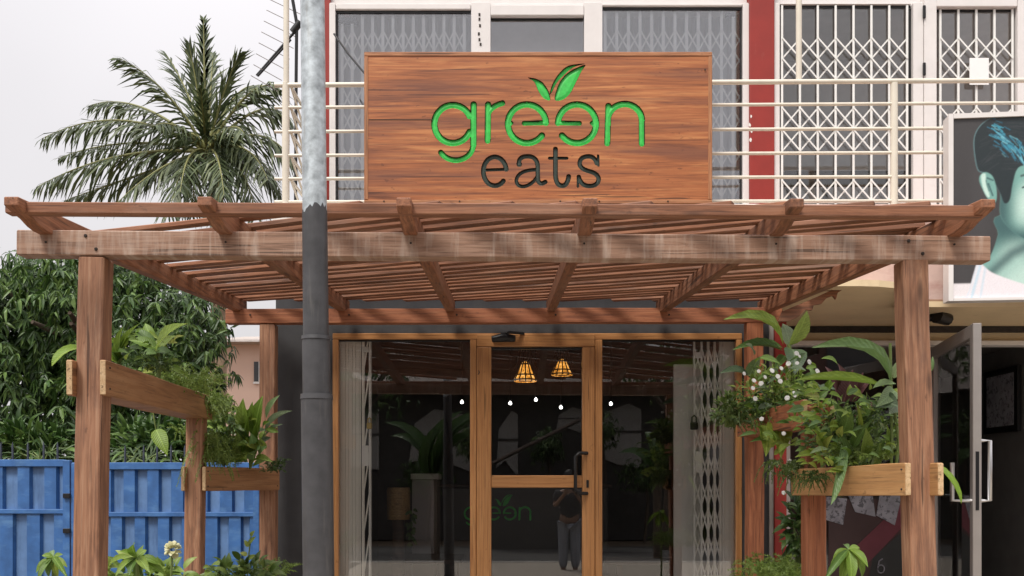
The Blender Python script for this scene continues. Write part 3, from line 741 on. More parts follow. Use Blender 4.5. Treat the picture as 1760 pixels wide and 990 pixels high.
img = lay(img, ear, skin); img = lay(img, pm([(1684, 304), (1691, 301), (1692, 318), (1698, 338), (1694, 340), (1687, 325)], 1.5) * .9, skin_hi)
img = lay(img, ear * sst(2.6, .4, seg(1694, 308, 1703, 312)) * .8, skin_lo); img = lay(img, ear * sst(2.4, .5, seg(1696, 318, 1703, 338)) * .8, skin_lo); img = lay(img, ear * sst(2, .3, seg(1692, 312, 1697, 330)) * .5, skin_lo)
img = lay(img, sst(2.5, .5, np.abs(seg(1752, 326, 1772, 318))) * face, (.05, .09, .09)); img = lay(img, sst(3.2, .8, seg(1750, 306, 1780, 297)) * face * .8, (.05, .08, .08))
img = lay(img, sst(7, 4, np.hypot((px - 1770) * .7, py - 326)), (.03, .06, .06))
topm = pm([(1652, 540), (1664, 500), (1672, 470), (1679, 450), (1688, 458), (1702, 470), (1730, 482), (1765, 494), (1800, 502), (1800, 540)], 1.5)
img = lay(img, topm, (.82, .78, .82)); fold = sst(5, 0, np.abs(px - (1667 + (517 - py) * .26))) + .7 * sst(4, 0, np.abs(px - (1682 + (517 - py) * .16))) + .5 * sst(3, 0, np.abs(px - (1659 + (517 - py) * .3)))
img = lay(img, topm * np.clip(fold, 0, 1) * .65, (.42, .66, .80))
img *= (1 + .03 * rs.randn(*px.shape))[..., None]; img = np.clip(img, .004, .9)
vv = [tuple(O + dv * float(u) + nv * .001 + Vector((0, 0, float(w)))) for w in W for u in U]
ff = [(j * nu + i, j * nu + i + 1, (j + 1) * nu + i + 1, (j + 1) * nu + i) for j in range(nw - 1) for i in range(nu - 1)]
mbp = MB(); mbp.v = vv; mbp.f = ff; mbp.mi = [0] * len(ff); mbp.sm = [False] * len(ff)
t = NT("poster_print"); at = t.new("ShaderNodeAttribute"); at.attribute_name = "print"; t.col(at.outputs["Color"]); t.rough(.35)
M['poster'] = t.m
po = mbp.build('print', 'poster', pst, fix=False)
ca = po.data.color_attributes.new("print", 'FLOAT_COLOR', 'POINT')
ca.data.foreach_set("color", np.concatenate([img.reshape(-1, 3), np.ones((nu * nw, 1))], 1).astype(np.float32).ravel())
# ================================================================== SHOP FRONT (parts of the building)
YD = YF - .02
def fbox(name, px0, px1, py0, py1, y0, y1, mat, parent, c=.005, label=None, zb=None):
    z0 = PZ(py1, YD) if zb is None else zb
    return boxo(name, (PX(px0, YD), YD + y0, z0), (PX(px1, YD), YD + y1, PZ(py0, YD)), mat, parent, c, label)
FL = .36
sf = fbox('shopfront_frame', 572, 1275, 573, 583.5, -.012, .09, 'oak_frame', bld, .005, 'oak coloured head rail of the glazed shopfront')
def jamb(px0, px1, top=583.8, y0=-.012, parent=sf, name='jamb', zb=FL):
    return bar(name, (PX((px0 + px1) / 2, YD), YD + y0 + .045, zb), (PX((px0 + px1) / 2, YD), YD + y0 + .045, PZ(top, YD)), PX(px1, YD) - PX(px0, YD), .09, 'oak_frame', parent, up=(0, -1, 0), c=.005)
jamb(572, 582); jamb(1265, 1275); jamb(808, 819); jamb(1022.5, 1035)
for a, b in ((582.3, 807.7), (1035.3, 1264.7)):
    fbox('pane', a, b, 583.8, 0, .03, .036, 'glass', sf, 0, zb=FL + .06)
    fbox('gasket', a, b, 583.8, 586.5, .012, .028, 'black', sf, 0)
for a, b in ((582.3, 807.7), (1035.3, 1264.7)):
    boxo('sill', (PX(a, YD), YD - .01, FL), (PX(b, YD), YD + .075, FL + .06), 'oak_frame', sf, .005)
# door leaf
door = bar('door', (PX(819.5, YD), YD - .022 + .045, PZ(585.8, YD)), (PX(1022, YD), YD - .022 + .045, PZ(585.8, YD)), .09, 0.099, 'oak_frame', bld, c=.005, label='oak coloured glass door with a black pull handle')
# top rail spans py 575-597
jamb(819.5, 844.5, 597.2, -.022, door, 'stile', FL + .02); jamb(1000.5, 1022, 597.2, -.022, door, 'stile', FL + .02)
bar('mid_rail', (PX(844.8, YD), YD + .023, PZ(827.7, YD)), (PX(1000.2, YD), YD + .023, PZ(827.7, YD)), .086, .098, 'oak_frame', door, c=.005)
bar('bottom_rail', (PX(844.8, YD), YD + .023, FL + .08), (PX(1000.2, YD), YD + .023, FL + .08), .086, .12, 'oak_frame', door, c=.005)
fbox('pane', 844.8, 1000.2, 597.5, 816.8, .026, .032, 'glass', door, 0)
fbox('pane', 844.8, 1000.2, 838.6, 0, .026, .032, 'glass', door, 0, zb=FL + .142)
for (a, b, c_, d_) in ((845, 1000, 597.5, 600.5), (845, 1000, 838.6, 841)): fbox('gasket', a, b, c_, d_, -.008, .024, 'black', door, 0)
hd = MB(); xh = PX(988, YD); xr = PX(1009, YD); yh = YD - .075
hd.tube([(xr, YD - .02, PZ(779, YD)), (xh + .03, yh, PZ(779, YD)), (xh, yh, PZ(785, YD)), (xh, yh, PZ(842, YD)), (xh + .03, yh, PZ(848, YD)), (xr, YD - .02, PZ(848, YD))], .014, 8)
hd.build('pull_handle', 'black', door)
fbox('keyhole', 1007.5, 1011.5, 825, 838, -.028, -.0225, 'black', door, .002)
mb = MB(); q = P(822.5, 629, YD - .013); mb.box(q - Vector((.008, .006, .028)), q + Vector((.008, .0, .024))); mb.tube([q + Vector((0, -.004, -.03)), q + Vector((.006, -.012, -.055)), q + Vector((-.004, -.006, -.07))], .004, 6); mb.build('lock', 'black', sf)
cl = MB(); cl.tube([P(846, 583, YD - .05), P(866, 580, YD - .07), P(885, 582, YD - .05)], [.026, .036, .026], 12)
cl.tube([P(862, 574, YD - .04), P(876, 571, YD - .1), P(900, 573, YD - .02)], .012, 8); cl.build('door_closer', 'black', door)

# ---- room behind
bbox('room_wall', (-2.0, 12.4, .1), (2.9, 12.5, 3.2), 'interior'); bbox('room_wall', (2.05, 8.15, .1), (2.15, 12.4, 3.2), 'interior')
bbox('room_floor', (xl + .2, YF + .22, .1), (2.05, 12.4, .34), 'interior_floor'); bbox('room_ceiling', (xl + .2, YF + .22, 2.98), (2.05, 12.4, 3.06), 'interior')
# folded white grilles inside the glass
gl = thing('folding_grille', 'folded white security grille behind the left shop pane with a brass padlock', 'security grille', (PX(610, 7.99), 7.99, .36))
for i in range(13):
    px_ = 584 + 2.95 * i; x = PX(px_, 7.99); boxo('bar', (x - .0062, 7.975 - .008 * (i % 2), .36), (x + .0058, 7.99 + .02 * (i % 3), PZ(578, 7.99)), 'grille_old', gl)
x = PX(624.5, 7.99); boxo('lead_bar', (x - .011, 7.975, .36), (x + .011, 8.005, PZ(578, 7.99)), 'grille_old', gl)
x = PX(636.5, 7.99); boxo('lead_bar', (x - .010, 7.97, .36), (x + .010, 8.01, PZ(578, 7.99)), 'grille_white', gl, .003)
for (a, b) in ((597, 606), (766, 801)): boxo('lock_plate', (PX(622.5, 7.99), 7.963, PZ(b, 7.99)), (PX(634.2, 7.99), 7.9695, PZ(a, 7.99)), 'grille_white', gl)
for k in range(7):
    z0_ = .5 + k * .33; brace(gl, (PX(626, 7.99), 7.985, z0_), (PX(635, 7.99), 7.985, z0_ + .3), .012, .005, 'grille_old')
pl = MB(); q = P(635, 731, 7.945); pl.box(q - Vector((.022, .012, .03)), q + Vector((.022, .012, .022)), 0, .006); pl.tube([q + Vector((-.013, 0, .02)), q + Vector((-.012, 0, .05)), q + Vector((0, 0, .06)), q + Vector((.012, 0, .05)), q + Vector((.013, 0, .02))], .005, 8)
props(pl.build('padlock', 'brass'), 'brass padlock hanging on the left folded white grille', 'padlock')
gr = thing('folding_grille', 'half open white security grille behind the right shop pane beside the pale board', 'security grille', (PX(1230, 7.99), 7.99, .36))
YG2 = 7.99
gx = [1193, 1205.5, 1217, 1228, 1238, 1243, 1247.5, 1251.5, 1255, 1258.5, 1262]
for i, px_ in enumerate(gx):
    x = PX(px_, YG2); w = .009 if i > 1 else .008; boxo('bar', (x - w, YG2 - .012, .36), (x + w, YG2 + .012, PZ(578, YG2)), 'grille_white' if i < 2 else 'grille_old', gr)
for (a, b) in ((606, 616), (776, 812)): boxo('lock_plate', (PX(1194.8, YG2), YG2 - .02, PZ(b, YG2)), (PX(1204.8, YG2), YG2 - .013, PZ(a, YG2)), 'grille_white', gr)
for (ia, ib) in ((1, 2), (2, 3), (3, 4), (0, 1)):
    for k in range(9):
        za = PZ(600 + k * 46, YG2); zb_ = PZ(600 + k * 46 + 42, YG2)
        brace(gr, (PX(gx[ia], YG2), YG2 - .02, za), (PX(gx[ib], YG2), YG2 - .02, zb_), .012, .004, 'grille_white')
        brace(gr, (PX(gx[ia], YG2), YG2 + .02, zb_), (PX(gx[ib], YG2), YG2 + .02, za), .012, .004, 'grille_old')
pl = MB(); q = P(1193, 730, 7.945); pl.box(q - Vector((.03, .014, .04)), q + Vector((.03, .014, .02)), 0, .006); pl.tube([q + Vector((-.018, 0, .02)), q + Vector((-.016, 0, .06)), q + Vector((0, 0, .075)), q + Vector((.016, 0, .06)), q + Vector((.018, 0, .02))], .007, 8)
props(pl.build('padlock', 'black'), 'dark padlock hanging on the right white grille beside the pale board', 'padlock')
bd = boxo('display_board', (PX(1158, 8.06), 8.06, .36), (PX(1206, 8.06), 8.09, PZ(626, 8.06)), 'panel_white', None, .005); props(bd, 'tall pale board standing behind the right shop pane', 'board')
boxo('curtain_back', (PX(1239, 8.04), 8.04, .36), (PX(1266, 8.04), 8.055, PZ(576, 8.04)), 'grille_old'); o_ = bpy.data.objects['curtain_back']; o_.name = 'shutter_box'; props(o_, 'pale metal side box behind the folded bars of the right grille', 'shutter box')
# pendant lamps
def pendant(label, px, pyt, pyb, Y, rw):
    t_ = thing('pendant_lamp', label, 'lamp', P(px, pyb, Y), 'amber pendant lamps'); r0 = rw / F_PX * Y
    zt_, zb_ = PZ(pyt, Y), PZ(pyb, Y); x = PX(px, Y)
    mb = MB(); prof = [(.22, 1.0), (.42, .86), (.62, .62), (.80, .36), (1.0, .13), (.94, .06)]
    rings = [[Vector((x + r0 * f * math.cos(R(k * 30)), Y + r0 * f * math.sin(R(k * 30)), zb_ + (zt_ - zb_) * h)) for k in range(12)] for f, h in prof]
    for i in range(len(rings) - 1):
        for k in range(12): mb.add([rings[i][k], rings[i][(k + 1) % 12], rings[i + 1][(k + 1) % 12], rings[i + 1][k]], [(0, 1, 2, 3)], 0, False)
    mb.build('lamp_shade', 'amber', t_)
    wf = MB()
    for k in range(12): wf.tube([rings[i][k] + (rings[i][k] - Vector((x, Y, rings[i][k].z))) * .04 for i in range(len(rings))], .006, 5)
    for i in (1, 3, 4): wf.tube(rings[i] + rings[i][:1], .007, 5)
    wf.build('wire_frame', 'black', t_)
    tubeo('cord', [(x, Y, zt_), (x, Y, 2.98)], .006, 'black', t_, 6)
    cg = MB()
    for k in range(6):
        a = R(60 * k); cg.tube([(x + .02 * math.cos(a), Y + .02 * math.sin(a), zt_ + .17), (x + r0 * .8 * math.cos(a), Y + r0 * .8 * math.sin(a), zt_ - .02), (x + r0 * 1.15 * math.cos(a), Y + r0 * 1.15 * math.sin(a), zb_ + .1)], .006, 5)
    cg.build('cage', 'black', t_)
pendant('larger glowing amber pendant lamp left behind the door glass', 903, 621, 658, 8.6, 20)
pendant('smaller glowing amber pendant lamp right behind the door glass', 966, 617, 647, 8.9, 19)
for i, (px_, py_, lab) in enumerate([(794, 691, 'small white bulb left of the door behind the left shop pane'), (877, 693, 'leftmost small white bulb behind the door glass'), (921, 687, 'small white bulb below the larger amber lamp'), (964, 700, 'small white bulb below the smaller amber lamp'), (1050, 694, 'small white bulb behind the right shop pane')]):
    Y = 9.6; c0 = P(px_, py_, Y); t_ = thing('hanging_bulb', lab, 'light bulb', c0, 'small hanging bulbs')
    r0 = 2.9 / F_PX * Y; mb = MB(); n = 10
    mb.tube([c0 + Vector((0, 0, r0 * h)) for h in (-1.02, -.8, -.3, .3, .8, 1.2)], [r0 * k for k in (.1, .65, .98, .9, .5, .25)], n); mb.build('glass_bulb', 'bulb', t_)
    tubeo('cord', [c0 + Vector((0, 0, r0 * 1.3)), (c0.x, Y, 2.98)], .006, 'black', t_, 6); tubeo('socket', [c0 + Vector((0, 0, r0 * 1.2)), c0 + Vector((0, 0, r0 * 2.6))], .016, 'black', t_, 8)
# furniture
t_ = thing('dining_table', 'dark low table behind the left shop pane', 'table', (PX(740, 9.2), 9.2, .34))
boxo('tabletop', (PX(672, 9.2), 9.0, PZ(966, 9.2)), (PX(795, 9.2), 9.7, PZ(958, 9.2)), 'dark_wood', t_, .005)
for px_ in (677, 775): 
    for yy in (9.05, 9.6): boxo('leg', (PX(px_, 9.2), yy, .34), (PX(px_, 9.2) + .055, yy + .055, PZ(966, 9.2)), 'dark_wood', t_)
t_ = thing('dining_table', 'dark low bench table behind the right shop pane', 'table', (PX(1100, 9.2), 9.2, .34))
boxo('tabletop', (PX(1036, 9.2), 9.0, PZ(968, 9.2)), (PX(1150, 9.2), 9.7, PZ(955, 9.2)), 'dark_wood', t_, .005)
for px_ in (1058, 1138): boxo('leg', (PX(px_, 9.2), 9.1, .34), (PX(px_, 9.2) + .055, 9.16, PZ(968, 9.2)), 'dark_wood', t_)
t_ = thing('cabinet', 'tall pale grey cabinet standing inside the shop left of the door', 'cabinet', (PX(726, 9.9), 9.9, .34))
boxo('body', (PX(708, 9.9), 9.9, .34), (PX(746, 9.9), 10.3, PZ(824, 9.9)), 'fridge', t_, .008); boxo('cap', (PX(706, 9.9), 9.88, PZ(823.8, 9.9)), (PX(754, 9.9), 10.3, PZ(814, 9.9)), 'panel_white', t_, .005)
t_ = thing('basket_stand', 'yellowish woven drum basket on a red brown stand behind the left shop pane', 'basket', (PX(685, 8.8), 8.8, .34))
mb = MB(); q = P(685, 838, 8.8); q2 = P(685, 893, 8.8); mb.tube([q2, q2.lerp(q, .1), q2.lerp(q, .9), q], [.10, .105, .105, .10], 16); mb.build('basket', 'wicker', t_)
mb = MB(); mb.tube([(q.x, q.y, .34), (q.x, q.y, q2.z - .001)], .07, 4); mb.build('stand', 'dark_wood', t_)
vine = MB()
for k in range(26):
    b_ = P(708 + rng.uniform(-6, 6), 875 + k * 2.4, 8.7 + rng.uniform(-.05, .05)); leaf_add(vine, b_, Vector((rng.uniform(-1, 1), -.3, -.7)), .05, .028, (0, -1, .3), 'ovate')
props(vine.build('trailing_plant', 'fern_dark', fix=False), 'small trailing plant beside the woven basket indoors', 'plant')
ctr = thing('service_counter', 'charcoal counter inside bearing a faint green logo', 'counter', (PX(850, 10.6), 10.6, .34))
boxo('body', (PX(760, 10.6), 10.6, .34), (PX(1045, 10.6), 11.2, PZ(838, 10.6)), 'char_vinyl', ctr, .01)
boxo('countertop', (PX(755, 10.6), 10.55, PZ(838, 10.6) + .002), (PX(1050, 10.6), 11.25, PZ(832, 10.6)), 'dark_wood', ctr, .006)
# ================================================================== PERGOLA
YB = 4.45
per = thing('pergola', 'brown timber pergola with slanted slats in front of the cafe doors', 'pergola', (0, 5.9, 0))
SL = .0647
# front and back beams
a, b = P(28, 416, YB), P(1703, 427, YB)
fb = bar('beam', a + Vector((0, .045, 0)), b + Vector((0, .045, 0)), .09, .112, 'beam_weathered', per, jit=.002, seg=10, label='pale weathered front beam with drip stains')
a, b = P(387, 543, 7.6), P(1345, 540.5, 7.6)
bar('beam', a + Vector((0, .05, 0)), b + Vector((0, .05, 0)), .09, .112, 'timber_red', per, jit=.002, seg=8)
def post(x0, x1, y, zt, w, d=.115, mat='post', label=None, y0=None):
    """x1 at the top, x0 at the ground"""
    return bar('post', (x0, y, .10), (x1, y, zt), w, d, mat, per, up=(0, -1, 0), c=.006, jit=.003, seg=8, label=label)
post(-1.945, -1.895, YB + .06, 2.571, .116)
post(1.886, 1.818, YB + .06, 2.56, .116)
post(-1.89, -1.885, 7.67, 2.775, .118, mat='post')
post(1.885, 1.872, 7.67, 2.79, .125, mat='timber_red')
# rafters with tapered tails
RX = [(79, 2.668), (388, 2.668), (706, 2.664), (1004, 2.662), (1334, 2.660), (1640, 2.658)]
RW, RH = .062, .10
def raf(px, z0):
    x0 = PX(px, YB); dx = -.007
    prof = [(4.135, .100), (4.135, .062), (4.20, .046), (4.27, .032), (4.33, .012), (4.385, .002), (4.43, 0), (7.80, 0), (7.80, RH), (4.135 + .001, RH)]
    mb = MB()
    left = [Vector((x0 + dx * (y - YB) - RW / 2, y, z0 + SL * (y - YB) + h)) for y, h in prof[:-1]]
    mb.prism(left, (RW, 0, 0))
    me, c = mb.mesh('rafter', ('timber',))
    # local X along the rafter for the grain
    rot = Matrix(((0, -1, 0, 0), (1, 0, 0, 0), (0, 0, 1, 0), (0, 0, 0, 1)))
    me.transform(rot.inverted())
    o = obj('rafter', me, None, per, Matrix.Translation(c) @ rot)
    bv = o.modifiers.new("edge", 'BEVEL'); bv.width = .004; bv.segments = 1; bv.limit_method = 'ANGLE'
    return o
for px, z in RX: raf(px, z)
def zt_at(y): return 2.663 + SL * (y - YB) + RH
# fascia batten notched into the tails
a, b = P(8, 356, 4.20), P(1690, 362.5, 4.20)
bar('fascia_batten', a + Vector((0, .03, 0)), b + Vector((0, .03, 0)), .06, .049, 'timber', per, jit=.0015, seg=8)
# slanted slats
xA = lambda y: PX(RX[0][0], YB) - .007 * (y - YB) - .02
xB = lambda y: PX(RX[-1][0], YB) - .007 * (y - YB) + .02
pitch = .158; m = -.50; k = 0
y_at0 = 4.0
while y_at0 < 9.2:
    mm = m + rng.uniform(-.03, .03); yy0 = y_at0 + rng.uniform(-.014, .014)
    # line y = yy0 + mm*x, clip to the frame
    ends = []
    xl_, xr_ = xA(6), xB(6)
    lo, hi = xl_, xr_
    # clip y range
    xa_ = (7.74 - yy0) / mm; xb_ = (4.31 - yy0) / mm          # x where y = 7.74 (left side) and y = 4.31 (right side)
    lo = max(lo, xa_); hi = min(hi, xb_)
    if hi - lo > .18:
        p = Vector((lo, yy0 + mm * lo, 0)); q = Vector((hi, yy0 + mm * hi, 0))
        p.z = zt_at(p.y) + .008; q.z = zt_at(q.y) + .008
        n_ = max(2, int((hi - lo) / .4))
        bar('slat', p, q, .054 + rng.uniform(-.004, .004), .025, 'timber', per, jit=.003, seg=n_)
    y_at0 += pitch

# bolts and nail heads at the joints
def bolt(p, r, parent, mat='groove', n=Vector((0, -1, 0))):
    mb = MB(); mb.tube([p, p + n * .006], [r, r * .7], 7); return mb.build('bolt', mat, parent)
for px_, py_ in ((147, 405), (165, 428), (1562, 414), (1586, 436)): bolt(P(px_, py_, YB - .001), .0085, per)
for (px_, z_) in RX: bolt(Vector((PX(px_, YB), YB - .001, z_ - .035)), .005, per)
for px_ in (430, 600, 785, 955, 1150, 1320): bolt(P(px_, 541, 7.599), .008, per)
# ================================================================== SIGN
YSG = 7.52
sx0, sx1, sz0, sz1 = PX(626, YSG), PX(1224, YSG), PZ(350.5, YSG), PZ(89.5, YSG)
sgn = thing('wooden_sign', 'large carved wooden sign reading green eats with two leaves above the pergola', 'sign', ((sx0 + sx1) / 2, YSG, sz0))
SU = YSG / F_PX
def arc(cx, cy, rx, ry, a0, a1, n=40): return [(cx + rx * math.cos(R(a0 + (a1 - a0) * i / n)), cy - ry * math.sin(R(a0 + (a1 - a0) * i / n))) for i in range(n + 1)]
def zoomp(pts): return [(730 + x / 4.041, 90 + y / 4.041) for x, y in pts]
def bez(p, n=12):
    out = []
    for i in range(0, len(p) - 2, 2):
        p0, p1, p2 = p[i], p[i + 1], p[i + 2]
        for k in range(n): t = k / n; out.append(((1 - t) ** 2 * p0[0] + 2 * t * (1 - t) * p1[0] + t * t * p2[0], (1 - t) ** 2 * p0[1] + 2 * t * (1 - t) * p1[1] + t * t * p2[1]))
    out.append(p[-1]); return out
def poly_off(cx, cy, r, a0, a1): return arc(cx, cy, r, r, a0, a1)
# strokes in enlarged-picture units: (polyline, half width)
LET = {
 'g': [(arc(195, 497, 128, 132, 25, 335), 23), ([(340, 362), (338, 640)], 23), (arc(216, 636, 122, 112, 0, -148), 20)],
 'r': [([(440, 362), (437, 612)], 22), (bez([(440, 430), (455, 375), (540, 352)]), 20)],
 'e': [(arc(710, 495, 132, 134, 3, 322), 23), ([(690, 492), (845, 488)], 17), ([(580, 470), (606, 490), (585, 512)], 11)],
 'e2': [(arc(1058, 495, 132, 134, 177, -142), 23), ([(925, 488), (1075, 492)], 17), ([(1185, 470), (1156, 490), (1180, 512)], 11)],
 'n': [([(1276, 372), (1268, 630)], 22), (arc(1390, 470, 118, 112, 165, 0), 23), ([(1508, 470), (1508, 632)], 22)],
 'leaf_small': None, 'leaf_large': None,
}
LETD = {
 'e_dark': [(arc(487, 826, 80, 100, 8, 318), 17), ([(410, 818), (566, 812)], 11)],
 'a_dark': [(bez([(655, 775), (650, 722), (714, 722), (785, 722), (785, 800), (785, 860), (788, 890), (800, 925), (838, 900)]), 16), (bez([(780, 815), (690, 815), (655, 850), (620, 890), (650, 922), (690, 948), (745, 905), (770, 885), (783, 860)]), 13), ([(655, 775), (657, 777)], 19)],
 't_dark': [(bez([(908, 672), (908, 760), (908, 850), (912, 930), (960, 926), (992, 920), (1000, 862)]), 17), ([(866, 735), (988, 735)], 11)],
 's_dark': [(bez([(1195, 770), (1180, 722), (1138, 722), (1075, 724), (1076, 775), (1080, 808), (1140, 825), (1210, 842), (1208, 885), (1200, 930), (1140, 928), (1085, 925), (1070, 865)]), 16), ([(1204, 718), (1206, 785)], 9), ([(1064, 860), (1064, 932)], 9)],
}
LEAFP = {
 'leaf_small': [([(715, 175), (760, 205), (790, 270), (825, 318), (868, 334), (870, 300), (850, 250), (815, 205), (770, 182)],)],
 'leaf_large': [([(905, 332), (912, 270), (945, 195), (1010, 130), (1115, 85), (1090, 130), (1050, 210), (1010, 285), (960, 328)],), ([(868, 290), (885, 225), (930, 150), (1000, 92), (1120, 78), (1030, 105), (960, 165), (915, 215), (885, 275)],)],
}
LEAFD = [([(712, 168), (790, 168), (850, 205), (872, 235), (868, 290), (868, 250), (830, 205), (780, 185)],)]
def d_line(px, py, pts):
    d = np.full(px.shape, 1e9)
    for (ax, ay), (bx, by) in zip(pts[:-1], pts[1:]):
        vx, vy = bx - ax, by - ay; t = np.clip(((px - ax) * vx + (py - ay) * vy) / (vx * vx + vy * vy + 1e-9), 0, 1); d = np.minimum(d, np.hypot(px - ax - t * vx, py - ay - t * vy))
    return d
def letter_field(key, gx, gy):
    if key in LEAFP:
        return np.minimum.reduce([d_poly(gx, gy, smooth_closed(p[0], 4)) for p in LEAFP[key]])
    st = LET.get(key) or LETD.get(key)
    return np.minimum.reduce([d_line(gx, gy, p) - w for p, w in st])
KEYS = ['g', 'r', 'e', 'e2', 'n', 'leaf_small', 'leaf_large', 'e_dark', 'a_dark', 't_dark', 's_dark']
NAME = {'e2': 'letter_e', 'leaf_small': 'leaf_emblem', 'leaf_large': 'leaf_emblem', 'e_dark': 'letter_e', 'a_dark': 'letter_a', 't_dark': 'letter_t', 's_dark': 'letter_s'}
# grid over the carved area, 0.9 photo px per cell
GX0, GX1, GY0, GY1, ST = 735, 1116, 103, 328, .85
xs_ = np.arange(GX0, GX1 + ST, ST); ys_ = np.arange(GY0, GY1 + ST, ST)
gpx, gpy = np.meshgrid(xs_, ys_); zx, zy = (gpx - 730) * 4.041, (gpy - 90) * 4.041
fields = {k_: letter_field(k_, zx, zy) / 4.041 for k_ in KEYS}      # in photo px
allD = np.minimum.reduce(list(fields.values())); own = np.argmin(np.stack([fields[k_] for k_ in KEYS]), 0)
gy_, gx_ = np.gradient(allD, ST); gl_ = np.hypot(gx_, gy_) + 1e-6
near = np.abs(allD) < .55 * ST
sx_, sy_ = gpx - near * allD * gx_ / gl_, gpy - near * allD * gy_ / gl_
allD = np.where(near, 0, allD)
EDGE = 1.3                                                            # groove wall width in px
DEP = .017
depth = np.where(allD < 0, -DEP * np.clip(-allD / EDGE, 0, 1) + .005 * np.clip((-allD - EDGE) / 5, 0, 1) , 0)
nyg, nxg = gpx.shape
wx = (sx_ - CX) * SU; wz = EYE + (CY - sy_) * SU; wy = YSG - depth
idx = np.arange(nyg * nxg).reshape(nyg, nxg)
quads = np.stack([idx[:-1, :-1], idx[1:, :-1], idx[1:, 1:], idx[:-1, 1:]], -1).reshape(-1, 4)
fd = (allD.reshape(-1)[quads]).mean(1); fo = own.reshape(-1)[quads[:, 0]]
co = np.stack([wx, wy, wz], -1).reshape(-1, 3)
def sub_obj(name, mask, mat, label=None, mats=None, mi=None):
    q = quads[mask]; u, inv = np.unique(q, return_inverse=True); inv = inv.reshape(-1, 4)
    v = co[u]; c = (v.min(0) + v.max(0)) / 2
    me = bpy.data.meshes.new(name); me.from_pydata((v - c).tolist(), [], inv.tolist())
    for mm_ in (mats or (mat,)): me.materials.append(M[mm_])
    if mi is not None: me.polygons.foreach_set("material_index", mi[mask].astype(np.int32))
    me.update()
    return obj(name, me, None, sgn, Matrix.Translation(Vector(c)), label)
for i, k_ in enumerate(KEYS):
    msk = (fo == i) & (fd < -EDGE * .85)
    nm = NAME.get(k_, 'letter_' + k_)
    sub_obj(nm, msk, 'dark_letter' if k_.endswith('dark') else 'green', {'e2': 'reversed green letter e', 'leaf_small': 'small left green leaf', 'leaf_large': 'large right green leaf', 'e_dark': 'dark green letter e of eats', 'e': 'green letter e of green'}.get(k_))
rest = fd >= -EDGE * .85
face_mi = (fd < 0).astype(np.int32)
zsplit = PZ(205.5, YSG)
fz = co[:, 2][quads].mean(1)
# planks: outer ring around the carved field, joined with the carved field, split along the joint at y 205.5
jrow = int(round((205.5 - GY0) / ST))
def plank(top):
    rows_ = np.repeat(np.arange(nyg - 1), nxg - 1)
    msk = rest & ((rows_ < jrow) if top else (rows_ >= jrow))
    q = quads[msk]; mi_ = face_mi[msk].tolist()
    verts = co.copy()
    jz = PZ(205.5, YSG)
    zj = jz
    r0, r1 = (0, jrow) if top else (jrow, nyg - 1)
    u, inv = np.unique(q, return_inverse=True); V = verts[u].tolist(); Fq = inv.reshape(-1, 4).tolist(); mi_ = list(mi_)
    zt_, zb_ = (sz1, co[idx[jrow, 0], 2]) if top else (co[idx[jrow, 0], 2], sz0)
    gxl, gxr = co[idx[0, 0], 0], co[idx[0, -1], 0]; gzt, gzb = co[idx[r0, 0], 2], co[idx[r1, 0], 2]
    def quad(x0_, x1_, za, zb2):
        b_ = len(V); V.extend([(x0_, YSG, za), (x0_, YSG, zb2), (x1_, YSG, zb2), (x1_, YSG, za)]); Fq.append((b_, b_ + 1, b_ + 2, b_ + 3)); mi_.append(0)
    ix0, ix1 = sx0 + .03, sx1 - .03
    it, ib = (zt_ - .03, zb_) if top else (zt_, zb_ + .03)
    quad(ix0, gxl, it, ib); quad(gxr, ix1, it, ib)
    if top: quad(gxl, gxr, it, gzt)
    else: quad(gxl, gxr, gzb, ib)
    # body: sides and back
    b_ = len(V); yb = YSG + .045
    yt_, yb2 = (YSG, YSG + .024) if top else (YSG + .024, YSG)
    V.extend([(ix0, yt_, it), (ix1, yt_, it), (ix1, yb2, ib), (ix0, yb2, ib), (ix0, yb, it), (ix1, yb, it), (ix1, yb, ib), (ix0, yb, ib)])
    for f_ in ((0, 1, 5, 4), (1, 2, 6, 5), (2, 3, 7, 6), (3, 0, 4, 7), (4, 5, 6, 7)): Fq.append(tuple(b_ + i_ for i_ in f_)); mi_.append(0)
    A = np.array(V); c = (A.min(0) + A.max(0)) / 2
    me = bpy.data.meshes.new('plank'); me.from_pydata((A - c).tolist(), [], Fq); me.materials.append(M['sign_wood']); me.materials.append(M['carved_edge'])
    me.polygons.foreach_set("material_index", mi_); me.update()
    obj('plank', me, None, sgn, Matrix.Translation(Vector(c)))
plank(True); plank(False)
zj_ = co[idx[jrow, 0], 2]
boxo('joint_crack', (sx0 + .035, YSG - .0015, zj_ - .003), (PX(742, YSG), YSG + .004, zj_ + .003), 'carved_edge', sgn)
boxo('trim', (sx0, YSG - .006, sz1 - .032), (sx1, YSG + .05, sz1), 'sign_trim', sgn, .004)
boxo('trim', (sx0, YSG - .006, sz0), (sx1, YSG + .05, sz0 + .030), 'sign_trim', sgn, .004)
bar('trim', (sx0 + .015, YSG + .022, sz0 + .031), (sx0 + .015, YSG + .022, sz1 - .033), .030, .056, 'sign_trim', sgn, up=(0, -1, 0))
bar('trim', (sx1 - .015, YSG + .022, sz0 + .031), (sx1 - .015, YSG + .022, sz1 - .033), .030, .056, 'sign_trim', sgn, up=(0, -1, 0))
for px_ in (660, 790, 963, 1030, 1148, 1212):
    q = P(px_, 346 if px_ != 1212 else 120, YSG - .0065); mb = MB(); mb.tube([q, q + Vector((0, -.003, 0))], .007, 6); mb.build('nail', 'carved_edge', sgn)
for px_ in (760, 1090):
    bar('bracket', (PX(px_, YSG), YSG + .046, sz0 + .3), (PX(px_, YSG), YR + .03, sz0 + .3), .03, .03, 'steel', sgn)
